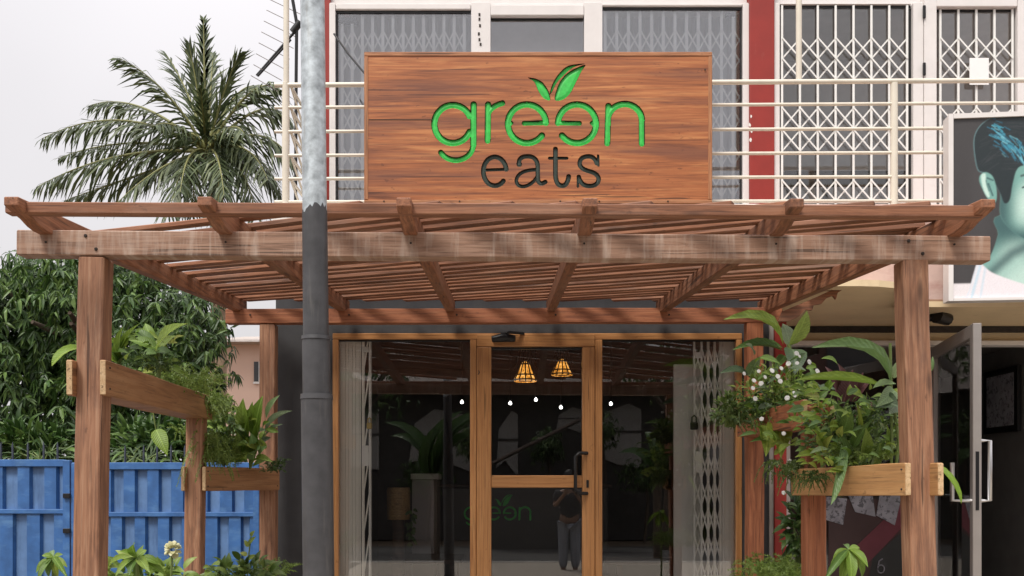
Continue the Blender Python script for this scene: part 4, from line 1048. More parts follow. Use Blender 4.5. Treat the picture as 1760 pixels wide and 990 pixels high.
# faint logo on the counter inside
for i, k_ in enumerate(KEYS[:7]):
    msk = (fo == i) & (fd < -.4); q = quads[msk]; u, inv = np.unique(q, return_inverse=True); inv = inv.reshape(-1, 4)
    step = co[u]; s_ = .33
    c0 = np.array((PX(855, 10.55), 10.594, PZ(885, 10.55))); mid = np.array(((sx0 + sx1) / 2, YSG, (sz0 + sz1) / 2))
    v = (step - mid) * np.array((s_ * 1.35, 0, s_ * 1.35)) + c0; cc_ = (v.min(0) + v.max(0)) / 2
    me = bpy.data.meshes.new('logo'); me.from_pydata((v - cc_).tolist(), [], inv.tolist()); me.materials.append(M['green']); me.update()
    obj(NAME.get(k_, 'letter_' + k_), me, None, ctr, Matrix.Translation(Vector(cc_)))

# ================================================================== POLE
pole = thing('utility_pole', 'tall round pole, bare galvanised above and charcoal painted below, left of the doors', 'pole', (PX(549, 3.9), 3.9, 0))
YP = 3.9
def pc(py): 
    t = (py) / 990.0; return 537.0 + 10.5 * t
def pp(py): return P(pc(py), py, YP)
def pole_z(py): return pp(py)
top = pp(0) + (pp(0) - pp(400)) * .8
tubeo('mast', [pp(470), pp(0), top], [.0475, .0475, .046], 'galv', pole, 28)
mb = MB(); N = 36; ring0 = [];
zc = pp(366); pts_ = []
for k in range(N):
    a_ = 2 * math.pi * k / N; dz = .024 * math.sin(a_ + 2.6) + rng.uniform(-.014, .012)
    pts_.append(zc + Vector((.0490 * math.cos(a_), .0490 * math.sin(a_), dz)))
low = [pp(579) + Vector((.050 * math.cos(2 * math.pi * k / N), .050 * math.sin(2 * math.pi * k / N), 0)) for k in range(N)]
mb.add(pts_ + low, [(k, (k + 1) % N, N + (k + 1) % N, N + k) for k in range(N)], 0, True)
mb.build('painted_sleeve', 'pole_paint', pole)
gnd = P(pc(990), 990, YP); gnd = gnd + (gnd - pp(600)) * ((gnd.z + .1) / (pp(600).z - gnd.z)); 
tubeo('painted_sleeve', [gnd, pp(684)], .0615, 'pole_paint', pole, 28)
tubeo('painted_sleeve', [pp(684), pp(580)], .0545, 'pole_paint', pole, 28)
for py, r_, h in ((581, .058, .007), (682, .0645, .010)):
    q = pp(py); tubeo('collar', [q + Vector((0, 0, h)), q - Vector((0, 0, h))], [r_ * .97, r_], 'pole_paint', pole, 28)

# ================================================================== PLANTERS
def planter(label, Lb, Rb, zf, zb, mat, group=None, endboard=True, th=.028, posts=()):
    """Lb/Rb: ((x,y) front, (x,y) back) outer faces; zf, zb: (bottom, top) at the front and at the back"""
    c = Vector(((Lb[0][0] + Rb[0][0]) / 2, (Lb[0][1] + Rb[1][1]) / 2, 0))
    t_ = thing('planter_box', label, 'planter', c, group)
    for i, (A, B) in enumerate((Lb, Rb)):
        s_ = 1 if i == 0 else -1
        p = Vector((A[0] + s_ * th / 2, A[1], (zf[0] + zf[1]) / 2)); q = Vector((B[0] + s_ * th / 2, B[1], (zb[0] + zb[1]) / 2))
        bar('board', p, q, th, zf[1] - zf[0], mat, t_, jit=.0015, seg=6)
        dn = (p - q).normalized(); sd_ = Vector((0, 0, 1)).cross(dn); sd_ = sd_ if sd_.x * s_ < 0 else -sd_
        for f_ in (.02, .965):
            for h_ in (-.3, .3): bolt(p.lerp(q, f_) + sd_ * (th / 2 - .001) + Vector((0, 0, h_ * (zf[1] - zf[0]))), .005, t_, 'groove', sd_)
        e = bar('end_grain', p + dn * .0005, p + dn * .006, th - .004, zf[1] - zf[0] - .006, 'end_grain', t_, c=.002)
    mb = MB(); d_ = .03
    l0, l1, r0, r1 = Vector((Lb[0][0] + th, Lb[0][1] + .13, 0)), Vector((Lb[1][0] + th, Lb[1][1] - .02, 0)), Vector((Rb[0][0] - th, Rb[0][1] + .13, 0)), Vector((Rb[1][0] - th, Rb[1][1] - .02, 0))
    def at(v, z): return Vector((v.x, v.y, z))
    mb.prism([at(l0, zf[0] + .02), at(r0, zf[0] + .02), at(r1, zb[0] + .02), at(l1, zb[0] + .02)], (0, 0, zf[1] - zf[0] - .05)); mb.build('soil', 'soil', t_)
    mb = MB(); mb.prism([at(l0, zf[0] + .001), at(r0, zf[0] + .001), at(r1, zb[0] + .001), at(l1, zb[0] + .001)], (0, 0, .018)); mb.build('base_board', mat, t_)
    for (x0_, x1_, y_, zt_, w_, mt) in posts:
        bar('post', (x0_, y_, .10), (x1_, y_, zt_), w_, .11, mt, t_, up=(0, -1, 0), c=.006, jit=.003, seg=7)
    return t_
planter('long brown planter box running back from the front left pergola post', ((-1.982, 4.40), (-2.235, 6.78)), ((-1.805, 4.40), (-2.055, 6.78)), (1.94, 2.098), (1.985, 2.140), 'planter_wood', 'planter boxes on posts',
        posts=[(-2.165, -2.135, 6.70, 2.05, .112, 'post')])
planter('lower brown planter box between the second left post and the charcoal wall', ((-2.215, 6.62), (-1.985, 7.62)), ((-2.045, 6.62), (-1.775, 7.56)), (1.495, 1.660), (1.500, 1.655), 'planter_wood', 'planter boxes on posts')
planter('fresh orange brown planter box beside the front right pergola post', ((1.742, 4.39), (1.585, 5.62)), ((1.915, 4.39), (1.80, 5.62)), (1.493, 1.640), (1.478, 1.628), 'planter_fresh', 'planter boxes on posts',
        posts=[(1.705, 1.69, 5.56, 1.98, .112, 'timber_red')])
planter('higher brown planter box under the white daisies at the back right post', ((1.60, 5.45), (1.735, 7.62)), ((1.78, 5.45), (1.915, 7.62)), (1.86, 2.01), (1.90, 2.06), 'timber_red', 'planter boxes on posts')
# ================================================================== BLUE GATE
YGT = 9.0
gate = thing('blue_gate', 'blue sheet metal double gate with ribbed panels and spikes behind the left planters', 'gate', (PX(120, YGT), YGT, 0))
def gbox(name, a, b, t_, bt, y0, y1, mat, parent, c=.004): return boxo(name, (PX(a, YGT), YGT + y0, PZ(bt, YGT) if bt else .05), (PX(b, YGT), YGT + y1, PZ(t_, YGT)), mat, parent, c)
def leafp(px0, px1, top, mid, up, lo):
    lf = gbox('gate_leaf', px0 + 2, px1 - 2, top + 6, 0, .03, .036, 'blue_flat', gate, 0)
    gbox('rail', px0, px1, top, top + 12, -.02, .028, 'blue', lf); gbox('rail', px0 + .3, px1 - .3, mid, mid + 8, -.022, .028, 'blue', lf)
    for a, b in up: 
        mb = MB(); ch = 3.0
        mb.prism([Vector((PX(x, YGT), YGT + y, PZ(mid - .3, YGT))) for x, y in ((a - ch, .0295), (a, -.008), (b, -.008), (b + ch, .0295))], (0, 0, PZ(top + 12.3, YGT) - PZ(mid - .3, YGT))); mb.build('rib', 'blue', lf)
    for a, b in lo:
        mb = MB(); ch = 3.0; zt_ = PZ(mid + 8.3, YGT)
        mb.prism([Vector((PX(x, YGT), YGT + y, .08)) for x, y in ((a - ch, .0295), (a, -.008), (b, -.008), (b + ch, .0295))], (0, 0, zt_ - .08)); mb.build('rib', 'blue', lf)
    return lf
lA = leafp(-170, 112, 790, 875, [(31 + 46 * k, 51 + 46 * k) for k in range(-4, 2)], [(47 + 46.5 * k, 69 + 46.5 * k) for k in range(-4, 2)])
gbox('stile', 110, 121.5, 791, 0, -.024, .03, 'blue', lA)
lB = leafp(125, 445, 795, 880, [(130, 148), (172, 191), (213, 232), (254, 273), (295, 315), (337, 357), (379, 399), (421, 438)], [(148, 168), (191, 210), (232, 250), (272, 291), (313, 333), (354, 374), (394, 414), (430, 441)])
gbox('stile', 124.5, 136, 796, 0, -.024, .03, 'blue', lB); gbox('stile', 436, 446, 796, 0, -.024, .03, 'blue', lB)
for py in (852, 912): gbox('hinge', 112, 124, py - 4, py + 4, -.05, -.0245, 'black', gate, .003)
for lf, lst, top in ((lA, [-70, -45, -20, 2, 22, 48, 75, 99], 790), (lB, [139, 163, 187, 215, 247, 270, 294, 318, 342, 366, 390, 414], 795)):
    for px_ in lst: 
        q = P(px_, top - .2, YGT + .005); mb = MB(); mb.tube([q, q + Vector((rng.uniform(-.003, .003), 0, .125)), q + Vector((0, 0, .16))], [.010, .010, .002], 6); mb.build('spike', 'spike', lf)
gp_ = thing('gate_post', 'blue steel gate post hidden behind the charcoal wall corner', 'post', (PX(452, YGT), YGT, 0))
boxo('post', (PX(447.5, YGT), YGT - .03, 0), (PX(462, YGT), YGT + .09, 1.85), 'blue', gp_, .006)

# ================================================================== PINK HOUSE
YH = 30.0
hs_ = thing('pink_house', 'pale pink house with a small window glimpsed behind the mango tree', 'house', (PX(500, YH), YH, 0))
boxo('wall', (PX(372, YH), YH, 0), (PX(640, YH), YH + 8, PZ(590, YH)), 'house_pink', hs_)
rf = MB(); rf.prism([Vector((PX(362, YH), YH - .6, PZ(592, YH))), Vector((PX(362, YH), YH - .5, PZ(588, YH))), Vector((PX(362, YH), YH + 4, PZ(545, YH))), Vector((PX(362, YH), YH + 9, PZ(592, YH)))], (5, 0, 0)); rf.build('roof', 'house_roof', hs_)
wi = boxo('window', (PX(437, YH), YH - .04, PZ(656, YH)), (PX(455, YH), YH - .005, PZ(622, YH)), 'window_dark', hs_)
boxo('frame', (PX(436, YH), YH - .07, PZ(660, YH)), (PX(456, YH), YH - .041, PZ(656.3, YH)), 'upvc', wi)
boxo('frame', (PX(445.5, YH), YH - .07, PZ(656, YH)), (PX(446.7, YH), YH - .041, PZ(622, YH)), 'upvc', wi)

# ================================================================== COCONUT PALM
YPM = 26.0
palm = thing('coconut_palm', 'tall coconut palm with a shaggy crown behind the pergola on the left', 'palm tree', (PX(362, YPM), YPM, 0))
base = Vector((PX(366, YPM), YPM, 0)); crown = P(356, 268, YPM)
tp = [base.lerp(crown, t) + Vector((.25 * math.sin(t * 2.2), 0, 0)) for t in [i / 14 for i in range(15)]]; tp[-1] = crown
tubeo('trunk', tp, [.26 - .10 * i / 14 + (.012 if i % 2 else 0) for i in range(15)], 'palm_trunk', palm, 12)
def frond(tip_px, ctl_px, dy, wid=1.02, n=62, press=0, start=(356, 262)):
    p0 = P(start[0], start[1], YPM); p2 = P(tip_px[0], tip_px[1], YPM + dy); p1 = P(ctl_px[0], ctl_px[1], YPM + dy * .5)
    mb = MB(); S = 22
    cv = [p0.lerp(p1, t).lerp(p1.lerp(p2, t), t) for t in [i / S for i in range(S + 1)]]
    mb.tube(cv, [.055 * (1 - .9 * i / S) for i in range(S + 1)], 5, 1)
    L = sum((cv[i + 1] - cv[i]).length for i in range(S))
    nn = int(n * L / 3.6)
    for i in range(nn):
        t = .12 + .88 * (i + .5) / nn
        f = t * S; j = min(int(f), S - 1); p = cv[j].lerp(cv[j + 1], f - j); d = (cv[j + 1] - cv[j]).normalized()
        upv = Vector((0, 0, 1)); side = d.cross(upv)
        if side.length < .2: side = d.cross(Vector((0, 1, 0)))
        side.normalize(); un = side.cross(d)
        l = wid * (math.sin(math.pi * min(1, .18 + .80 * t)) ** .7 + .15) * rng.uniform(.6, 1.15)
        for s_ in (-1, 1):
            dd = (side * s_ * rng.uniform(.35, 1.0) * (1 - .6 * press) + d * (rng.uniform(.45, 1.0) + press * 1.2) + Vector((rng.uniform(-.15, .15), 0, -rng.uniform(.1, 1.0) * (1 - press)))).normalized()
            a_ = p; b_ = p + dd * l * .5; c_ = b_ + (dd + Vector((0, 0, -rng.uniform(.3, 1.1) * (1 - .75 * press)))).normalized() * l * .5
            w = d.cross(dd).cross(dd).normalized() * .022 if False else (d - dd * d.dot(dd)).normalized() * .029
            mb.add([a_ - w * .5, a_ + w * .5, b_ - w, b_ + w, c_], [(0, 1, 3, 2), (2, 3, 4)], 0, False)
    mb.build('frond', ('frond', 'frond_rib'), palm, fix=False)
FR = [((205, 100), (290, 140), -1, .95, .25), ((152, 182), (240, 150), .6, 1.0, .1), ((72, 238), (215, 165), -.4, 1.15, 0), ((100, 272), (220, 225), 1.0, 1.0, .1), ((62, 322), (200, 245), -.8, 1.25, 0), ((110, 345), (235, 300), .4, 1.0, .1), ((200, 350), (280, 270), -1.5, 1.0, .1),
      ((285, 92), (330, 160), .8, .8, .55), ((325, 76), (340, 150), -.5, .75, .6), ((366, 95), (362, 150), 1, .75, .6), ((412, 94), (385, 140), -.6, .8, .6), ((440, 148), (400, 140), .9, 1.0, .3), ((478, 150), (430, 125), -.7, 1.0, .1), ((498, 205), (450, 150), .6, 1.1, 0),
      ((505, 280), (455, 195), -.2, 1.2, 0), ((486, 340), (450, 235), .8, 1.1, 0), ((440, 372), (420, 255), -1.2, 1.2, .1), ((372, 380), (385, 270), -1.8, 1.2, .2), ((290, 372), (310, 260), -1.6, 1.2, .1), ((330, 372), (335, 260), 1.8, 1.2, .1), ((460, 310), (430, 225), -2.0, 1.1, 0),
      ((420, 230), (400, 195), -2.6, 1.0, .2), ((310, 330), (320, 240), -2.8, 1.1, .1), ((345, 150), (350, 210), -2.2, .8, .6), ((385, 335), (375, 240), -3, 1.1, .1), ((268, 215), (300, 200), -2.5, 1.0, .2)]
for tip, ctl, dy, wd, pr_ in FR: frond(tip, ctl, dy, wd, 46, press=pr_)
for k in range(5):
    a_ = rng.uniform(-2.2, 2.2); rr = rng.uniform(60, 130); frond((356 + rr * math.sin(a_), 262 - rr * math.cos(a_) * .9 + 20), (356 + rr * .4 * math.sin(a_), 262 - rr * .7), rng.uniform(-2.5, 1), rng.uniform(.7, 1.1), 44, press=rng.uniform(0, .4))
frond((350, 34), (351, 120), 0, .55, 44, start=(353, 215), press=.6)
# ================================================================== MANGO TREE
YM = 13.0
mg = thing('mango_tree', 'dense dark green mango tree behind the blue gate on the left', 'tree', (PX(170, YM), YM, 0))
mt = MB(); b0 = Vector((PX(165, YM), YM + .3, 0)); ctr_ = P(165, 640, YM)
mt.tube([b0, b0.lerp(ctr_, .4), ctr_.lerp(b0, .3)], [.20, .17, .14], 10)
for k in range(9):
    a_ = rng.uniform(0, 6.28); e = ctr_ + Vector((1.5 * math.cos(a_), 1.0 * math.sin(a_), rng.uniform(.0, 1.2)))
    mt.tube([ctr_.lerp(b0, .32), ctr_.lerp(e, .5) + Vector((0, 0, .15)), e], [.09, .06, .025], 6)
mt.build('trunk', 'bark', mg)
CL = [((40, 560), 150, 118, 1.2), ((150, 520), 135, 85, 1.2), ((260, 560), 125, 95, 1.2), ((330, 610), 72, 92, 1.0), ((60, 680), 120, 90, 1.0), ((200, 670), 130, 100, 1.2), ((310, 690), 80, 70, .9), ((-60, 600), 110, 150, 1.2), ((95, 475), 80, 42, .8), ((215, 480), 85, 50, .9), ((355, 560), 42, 58, .8), ((10, 745), 90, 40, .8), ((170, 745), 110, 40, .8)]
def whorl_points():
    tot = sum(c[1] * c[2] for c in CL)
    for c, rx, rz, ry in CL:
        cc_ = P(c[0], c[1], YM); ax, az = rx / F_PX * YM, rz / F_PX * YM
        for i in range(int(4300 * rx * rz / tot) + 8):
            while True:
                v = Vector((rng.gauss(0, 1), rng.gauss(0, 1), rng.gauss(0, 1))).normalized()
                if v.y < .35: break
            r_ = rng.uniform(.6, 1.03) if rng.random() < .66 else rng.uniform(.15, .6)
            r_ *= 1 + .10 * math.sin(v.x * 7 + c[0]) * math.cos(v.z * 6)
            yield cc_ + Vector((v.x * ax * r_, v.y * ry * r_, v.z * az * r_)), v
def whorl(mb, p, out, n=9, L=(.08, .19)):
    ax = (out + Vector((rng.uniform(-.4, .4), rng.uniform(-.6, .2), rng.uniform(-.1, .7)))).normalized()
    s1 = ax.orthogonal().normalized(); s2 = ax.cross(s1)
    for k in range(n):
        a_ = 2.4 * k + rng.uniform(-.9, .9)
        d = (s1 * math.cos(a_) + s2 * math.sin(a_) + ax * rng.uniform(.0, .6) + Vector((0, 0, -rng.uniform(.2, 1.7)))).normalized()
        l = rng.uniform(*L); w = l * .125
        sd = d.cross(ax); sd = sd.normalized() if sd.length > .05 else s1; nn = sd.cross(d)
        a = p; m1 = p + d * l * .35 + nn * .01; m2 = p + d * l * .7 - Vector((0, 0, .012)); t_ = p + d * l - Vector((0, 0, .04))
        f = nn * w * .35
        mb.add([a, m1 - sd * w + f, m1, m1 + sd * w + f, m2 - sd * w * .8 + f, m2, m2 + sd * w * .8 + f, t_], [(0, 1, 2), (0, 2, 3), (1, 4, 5, 2), (2, 5, 6, 3), (4, 7, 5), (5, 7, 6)], 0, False)
big = MB(); pts_w = list(whorl_points()); protos = []
for k in range(20):
    mb = MB(); whorl(mb, Vector((0, 0, 0)), Vector((rng.uniform(-.5, .5), -.6, rng.uniform(0, .8))), rng.choice((5, 6, 7, 9))); protos.append(mb.mesh('leaf_cluster', ('mango',), False, False)[0])
pts_w.sort(key=lambda q: q[0].y - .3 * q[1].z)
for i, (p, v) in enumerate(pts_w):
    if i < 290:
        obj('leaf_cluster', protos[i % 20], None, mg, Matrix.Translation(p) @ Matrix.Rotation(rng.uniform(0, 6.28), 4, 'Z') @ Matrix.Rotation(rng.uniform(-.5, .5), 4, 'X') @ Matrix.Scale(rng.uniform(.8, 1.15), 4))
    else: whorl(big, p, v, rng.choice((5, 6, 7, 8, 9)))
big.build('crown', 'mango', mg, kind='stuff', fix=False)

def shrub_mass(name, label, pxs, Y, mat, n, L, ratio=.35, depth=.25, cat='shrub', shape='ovate', down=.3, seed=1, group=None):
    r = random.Random(seed); c = P(pxs[0] + pxs[2] / 2, pxs[1] + pxs[3], Y)
    t_ = thing(name, label, cat, (c.x, Y, max(.12, c.z)), group); mb = MB(); st = MB()
    cx_, cz_ = PX(pxs[0] + pxs[2] / 2, Y), PZ(pxs[1] + pxs[3] / 2, Y); ax, az = pxs[2] / 2 / F_PX * Y, pxs[3] / 2 / F_PX * Y
    for i in range(n):
        v = Vector((r.gauss(0, 1), r.gauss(0, 1), r.gauss(0, 1))).normalized() * r.uniform(.35, 1.05)
        p = Vector((cx_ + v.x * ax, Y + v.y * depth, cz_ + v.z * az))
        d = (v * .8 + Vector((r.uniform(-.6, .6), r.uniform(-.8, .2), r.uniform(-down * 2, .6)))).normalized(); l = L * r.uniform(.6, 1.25)
        nr = Vector((r.uniform(-.4, .4), -.6, .8))
        if shape == 'thin':
            w = l * ratio; sd = d.cross(nr).normalized() * w * .5; mb.add([p - sd * .3, p + sd * .3, p + d * l * .55 + sd, p + d * l * .55 - sd, p + d * l - Vector((0, 0, l * .15))], [(0, 1, 2, 3), (3, 2, 4)], 0, False)
        else: leaf_add(mb, p, d, l, l * ratio, nr, shape)
    mb.build('foliage', mat, t_, kind='stuff', fix=False)
    for k in range(6):
        e = Vector((cx_ + r.uniform(-.7, .7) * ax, Y + r.uniform(-.5, .5) * depth, cz_ + r.uniform(-.2, .7) * az)); b_ = Vector((cx_ + r.uniform(-.3, .3) * ax, Y, cz_ - az))
        st.tube([b_, b_.lerp(e, .5) + Vector((r.uniform(-.03, .03), 0, .03)), e], [.010, .008, .004], 5)
    st.build('stems', 'stem', t_, kind='stuff'); return t_
shrub_mass('hedge_shrub', 'dark bushy undergrowth behind the left leaf of the blue gate', (-60, 735, 200, 75), 11.4, 'mango', 620, .24, .22, .5, seed=11)
shrub_mass('hedge_shrub', 'dark bushy undergrowth behind the right leaf of the blue gate', (150, 730, 260, 85), 11.4, 'mango', 780, .24, .22, .5, seed=12)
shrub_mass('spiky_shrub', 'pale spiky plant peeping over the left leaf of the blue gate', (10, 762, 110, 36), 9.7, 'fern_dark', 46, .30, .07, .2, shape='thin', seed=13)
shrub_mass('spiky_shrub', 'pale spiky plant peeping over the gate beside the second left post', (185, 760, 120, 38), 9.7, 'fern_dark', 50, .30, .07, .2, shape='thin', seed=14)
hd_ = boxo('boundary_wall', (PX(-300, 15.5), 15.5, 0), (PX(420, 15.5), 15.7, 1.9), 'roof_sheet'); props(hd_, 'low wall behind the mango tree', 'wall')

# ================================================================== PLANTS IN PLANTERS
def plant(name, label, cat, base, group=None): return thing(name, label, cat, base, group)
def L_(t_, B, T, w, mat, shape='lance', Yb=0, Yt=None, nrm=(0, -.75, .65), arch=.1, fold=.2, wave=0.0, stem_to=None, r=.005):
    """B, T: pixels; w in pixels"""
    Yt = Yb if Yt is None else Yt
    b, tt = P(B[0], B[1], Yb), P(T[0], T[1], Yt)
    leaf_obj(t_, b, tt, w / F_PX * (Yb + Yt) / 2, mat, shape, nrm, arch, fold, wave)
    if stem_to is not None:
        s_ = P(stem_to[0], stem_to[1], Yb); mid = b.lerp(s_, .5) + Vector((0, -.01, .01)); mb = MB(); mb.tube([s_, mid, b], r, 6); mb.build('stem', 'stem', t_)
def fluff(parent, name, pxs, Y, mat, n, L, depth=.12, seed=0, droop=.5, w=.0055, origin=None):
    n = int(n * 1.5)
    """feathery fern part: many thin curved plumes with short needles"""
    r = random.Random(seed); mb = MB()
    cx_, cz_ = PX(pxs[0] + pxs[2] / 2, Y), PZ(pxs[1] + pxs[3], Y); ax, az = pxs[2] / 2 / F_PX * Y, pxs[3] / F_PX * Y
    for i in range(n):
        b = Vector((cx_ + r.uniform(-.75, .75) * ax, Y + r.uniform(-1, 1) * depth, cz_ + r.uniform(0, .45) * az))
        d = Vector((r.uniform(-1, 1), r.uniform(-1, .6), r.uniform(.5, 1.4))).normalized(); l = L * r.uniform(.6, 1.2); S = 10; pr = b
        for j in range(S):
            t = (j + 1) / S; q = b + d * l * t + Vector((0, 0, -droop * l * t * t)); dd = (q - pr).normalized(); sd = dd.cross(Vector((0, -1, .2))).normalized(); un = sd.cross(dd)
            mb.add([pr - sd * w * .3, pr + sd * w * .3, q + sd * w * .3, q - sd * w * .3], [(0, 1, 2, 3)])
            for s_ in range(5):
                a_ = r.uniform(0, 6.28); nd = (sd * math.cos(a_) + un * math.sin(a_) + dd * .5).normalized(); nl = l * .13 * (1.1 - t * .7); x = pr.lerp(q, r.random()); ww = dd * w * .55
                mb.add([x - ww, x + ww, x + nd * nl], [(0, 1, 2)])
            pr = q
    return mb.build(name, mat, parent, kind='stuff', fix=False)
def leafy(t_, reg, Y, n, size, mats, shapes, seed, dY=.12, root=None, wr=.42):
    r = random.Random(seed); x0, y0, w, h = reg
    for i in range(n):
        bx, by = x0 + r.random() * w, y0 + r.random() * h; an = r.uniform(-.4, 3.54); l = size * r.uniform(.55, 1.25)
        tx, ty = bx + l * math.cos(an), by - l * math.sin(an) * .8 + l * .15; Yb = Y + r.uniform(-dY, dY)
        L_(t_, (bx, by), (tx, ty), l * wr * r.uniform(.75, 1.2), r.choice(mats), r.choice(shapes), Yb, Yb - r.uniform(0, .12), nrm=(r.uniform(-.5, .5), -.8, r.uniform(.2, .9)), arch=r.uniform(.03, .18))
# -- left, upper planter
t_ = plant('broadleaf_plant', 'lime leaved plant rising from the upper left planter', 'plant', P(268, 640, 5.6))
L_(t_, (268, 603), (322, 556), 24, 'lime', 'lance', 5.55, 5.45, wave=.015); L_(t_, (268, 605), (302, 577), 22, 'leaf_bright', 'ovate', 5.6, 5.7)
L_(t_, (266, 600), (232, 566), 22, 'leaf_mid', 'ovate', 5.65, 5.7); L_(t_, (270, 600), (222, 585), 24, 'leaf_bright', 'ovate', 5.6, 5.6); L_(t_, (268, 606), (246, 610), 20, 'leaf_mid', 'ovate', 5.55, 5.5)
L_(t_, (262, 590), (250, 556), 20, 'leaf_bright', 'ovate', 5.7, 5.75); L_(t_, (270, 598), (285, 560), 18, 'leaf_mid', 'ovate', 5.7, 5.75); L_(t_, (266, 604), (300, 612), 18, 'leaf_mid', 'ovate', 5.6, 5.55)
leafy(t_, (222, 575, 80, 62), 5.75, 40, 25, ['leaf_mid', 'leaf_bright', 'leaf_bright', 'leaf_yellow'], ['ovate', 'lance'], 42)
tubeo('stem', [P(272, 655, 5.6), P(274, 630, 5.6), P(270, 602, 5.58)], .012, 'stem', t_, 8)
t_ = plant('broadleaf_plant', 'rounded green leaves tucked behind the front left post', 'plant', P(205, 625, 5.0))
for B, T, w, m_ in [((205, 622), (190, 605), 20, 'leaf_mid'), ((206, 620), (232, 602), 24, 'leaf_mid'), ((204, 618), (196, 590), 18, 'leaf_bright'), ((206, 616), (226, 578), 20, 'leaf_bright'), ((205, 612), (212, 560), 14, 'leaf_bright'), ((207, 612), (240, 556), 12, 'leaf_bright'), ((208, 624), (214, 612), 20, 'leaf_mid'), ((204, 625), (186, 618), 18, 'leaf_bright')]:
    L_(t_, B, T, w, m_, 'ovate', 5.0, 4.95, stem_to=(206, 632), r=.003)
leafy(t_, (196, 575, 40, 48), 5.05, 14, 24, ['leaf_mid', 'leaf_bright'], ['ovate', 'lance'], 41)
t_ = plant('arching_leaf_plant', 'lime strap leaf arching out left of the front left post', 'plant', P(140, 640, 4.75))
L_(t_, (140, 598), (89, 629), 20, 'lime', 'strap', 4.70, 4.62, arch=.16, wave=.012, stem_to=(150, 640))
L_(t_, (143, 600), (128, 585), 9, 'leaf_bright', 'lance', 4.72, 4.7)
t_ = plant('asparagus_fern', 'feathery asparagus fern filling the back of the upper left planter', 'fern', P(330, 690, 6.2))
fluff(t_, 'foliage', (262, 618, 118, 62), 6.15, 'fern', 80, .22, .25, 1); fluff(t_, 'foliage', (330, 640, 62, 75), 6.7, 'fern', 60, .20, .12, 2, 1.0); fluff(t_, 'foliage', (215, 600, 90, 40), 5.6, 'fern_dark', 34, .14, .15, 3)
fluff(t_, 'foliage', (335, 690, 45, 100), 6.75, 'fern', 56, .18, .08, 4, 1.6)
t_ = plant('hanging_leaf_plant', 'single pointed leaf hanging under the upper left planter', 'plant', P(265, 700, 6.5))
L_(t_, (268, 738), (288, 783), 26, 'leaf_bright', 'ovate', 6.5, 6.45, stem_to=(262, 700))
fluff(t_, 'foliage', (296, 715, 32, 45), 7.2, 'fern', 14, .14, .06, 5)
# -- left, lower planter
t_ = plant('dracaena', 'glossy broad leaved plant in the lower left planter', 'plant', P(425, 800, 7.1))
for B, T, w, m_, sh in [((424, 790), (408, 742), 34, 'leaf_bright', 'lance'), ((425, 760), (418, 684), 24, 'leaf_bright', 'lance'), ((440, 760), (452, 680), 26, 'leaf_bright', 'lance'), ((430, 770), (400, 735), 16, 'leaf_var', 'lance'), ((408, 742), (443, 720), 14, 'leaf_yellow', 'lance'), ((455, 745), (503, 706), 13, 'leaf_grey', 'lance'), ((456, 750), (487, 729), 9, 'leaf_grey', 'lance'), ((458, 720), (481, 679), 13, 'leaf_var', 'lance'),
                        ((436, 790), (446, 772), 26, 'leaf_var', 'round'), ((420, 770), (430, 700), 18, 'leaf_bright', 'lance'), ((432, 780), (424, 752), 22, 'leaf_bright', 'ovate'), ((446, 765), (466, 752), 14, 'leaf_grey', 'lance'), ((440, 740), (434, 690), 16, 'leaf_bright', 'lance'), ((412, 795), (398, 760), 22, 'leaf_bright', 'lance'), ((450, 770), (446, 720), 14, 'leaf_bright', 'lance')]:
    L_(t_, B, T, w, m_, sh, 7.1, 7.0 + rng.uniform(-.08, .08))
leafy(t_, (368, 705, 92, 92), 7.1, 58, 30, ['leaf_bright', 'leaf_yellow', 'leaf_bright', 'leaf_var'], ['lance', 'ovate'], 43, .1)
for e in ((424, 745), (440, 740), (455, 745)): tubeo('stem', [P(430, 806, 7.1), P((430 + e[0]) / 2, 770, 7.1), P(e[0], e[1], 7.1)], .008, 'stem', t_, 6)
t_ = plant('trailing_fern', 'wispy fern spilling at the left end of the lower left planter', 'fern', P(385, 800, 6.9))
fluff(t_, 'foliage', (362, 710, 52, 92), 6.95, 'fern', 70, .17, .14, 6)
t_ = shrub_mass('leafy_shrub', 'small leaved yellow green shrub between the two left planters', (352, 690, 62, 105), 7.0, 'shrub', 190, .075, .42, .16, 'shrub', seed=15)
t_ = plant('grass_tuft', 'small dark fern tuft at the right end of the lower left planter', 'fern', P(478, 805, 7.3)); fluff(t_, 'foliage', (450, 775, 50, 38), 7.25, 'fern_dark', 26, .13, .06, 7)
# -- left ground plants
def rosette(label, c_px, Y, specs, mat, name='ground_plant', shape='lance', zb=.14):
    t_ = plant(name, label, 'plant', (PX(c_px[0], Y), Y, zb)); s_ = P(c_px[0], c_px[1], Y)
    tubeo('stem', [Vector((s_.x, Y, zb)), s_.lerp(Vector((s_.x + .02, Y, zb)), .5), s_], .010, 'stem', t_, 7)
    for T, w, m_ in specs: L_(t_, c_px, T, w, m_ or mat, shape, Y, Y - rng.uniform(-.08, .12), arch=.14)
    return t_
rosette('drooping narrow leaved plant at the foot of the front left post', (92, 958), 4.9, [((62, 985), 12, None), ((72, 955), 11, None), ((84, 992), 13, 'leaf_mid'), ((100, 992), 12, 'leaf_yellow'), ((116, 975), 11, None), ((108, 953), 10, None), ((90, 946), 9, 'leaf_var'), ((66, 1000), 12, 'leaf_mid'), ((118, 996), 11, None)], 'leaf_bright')
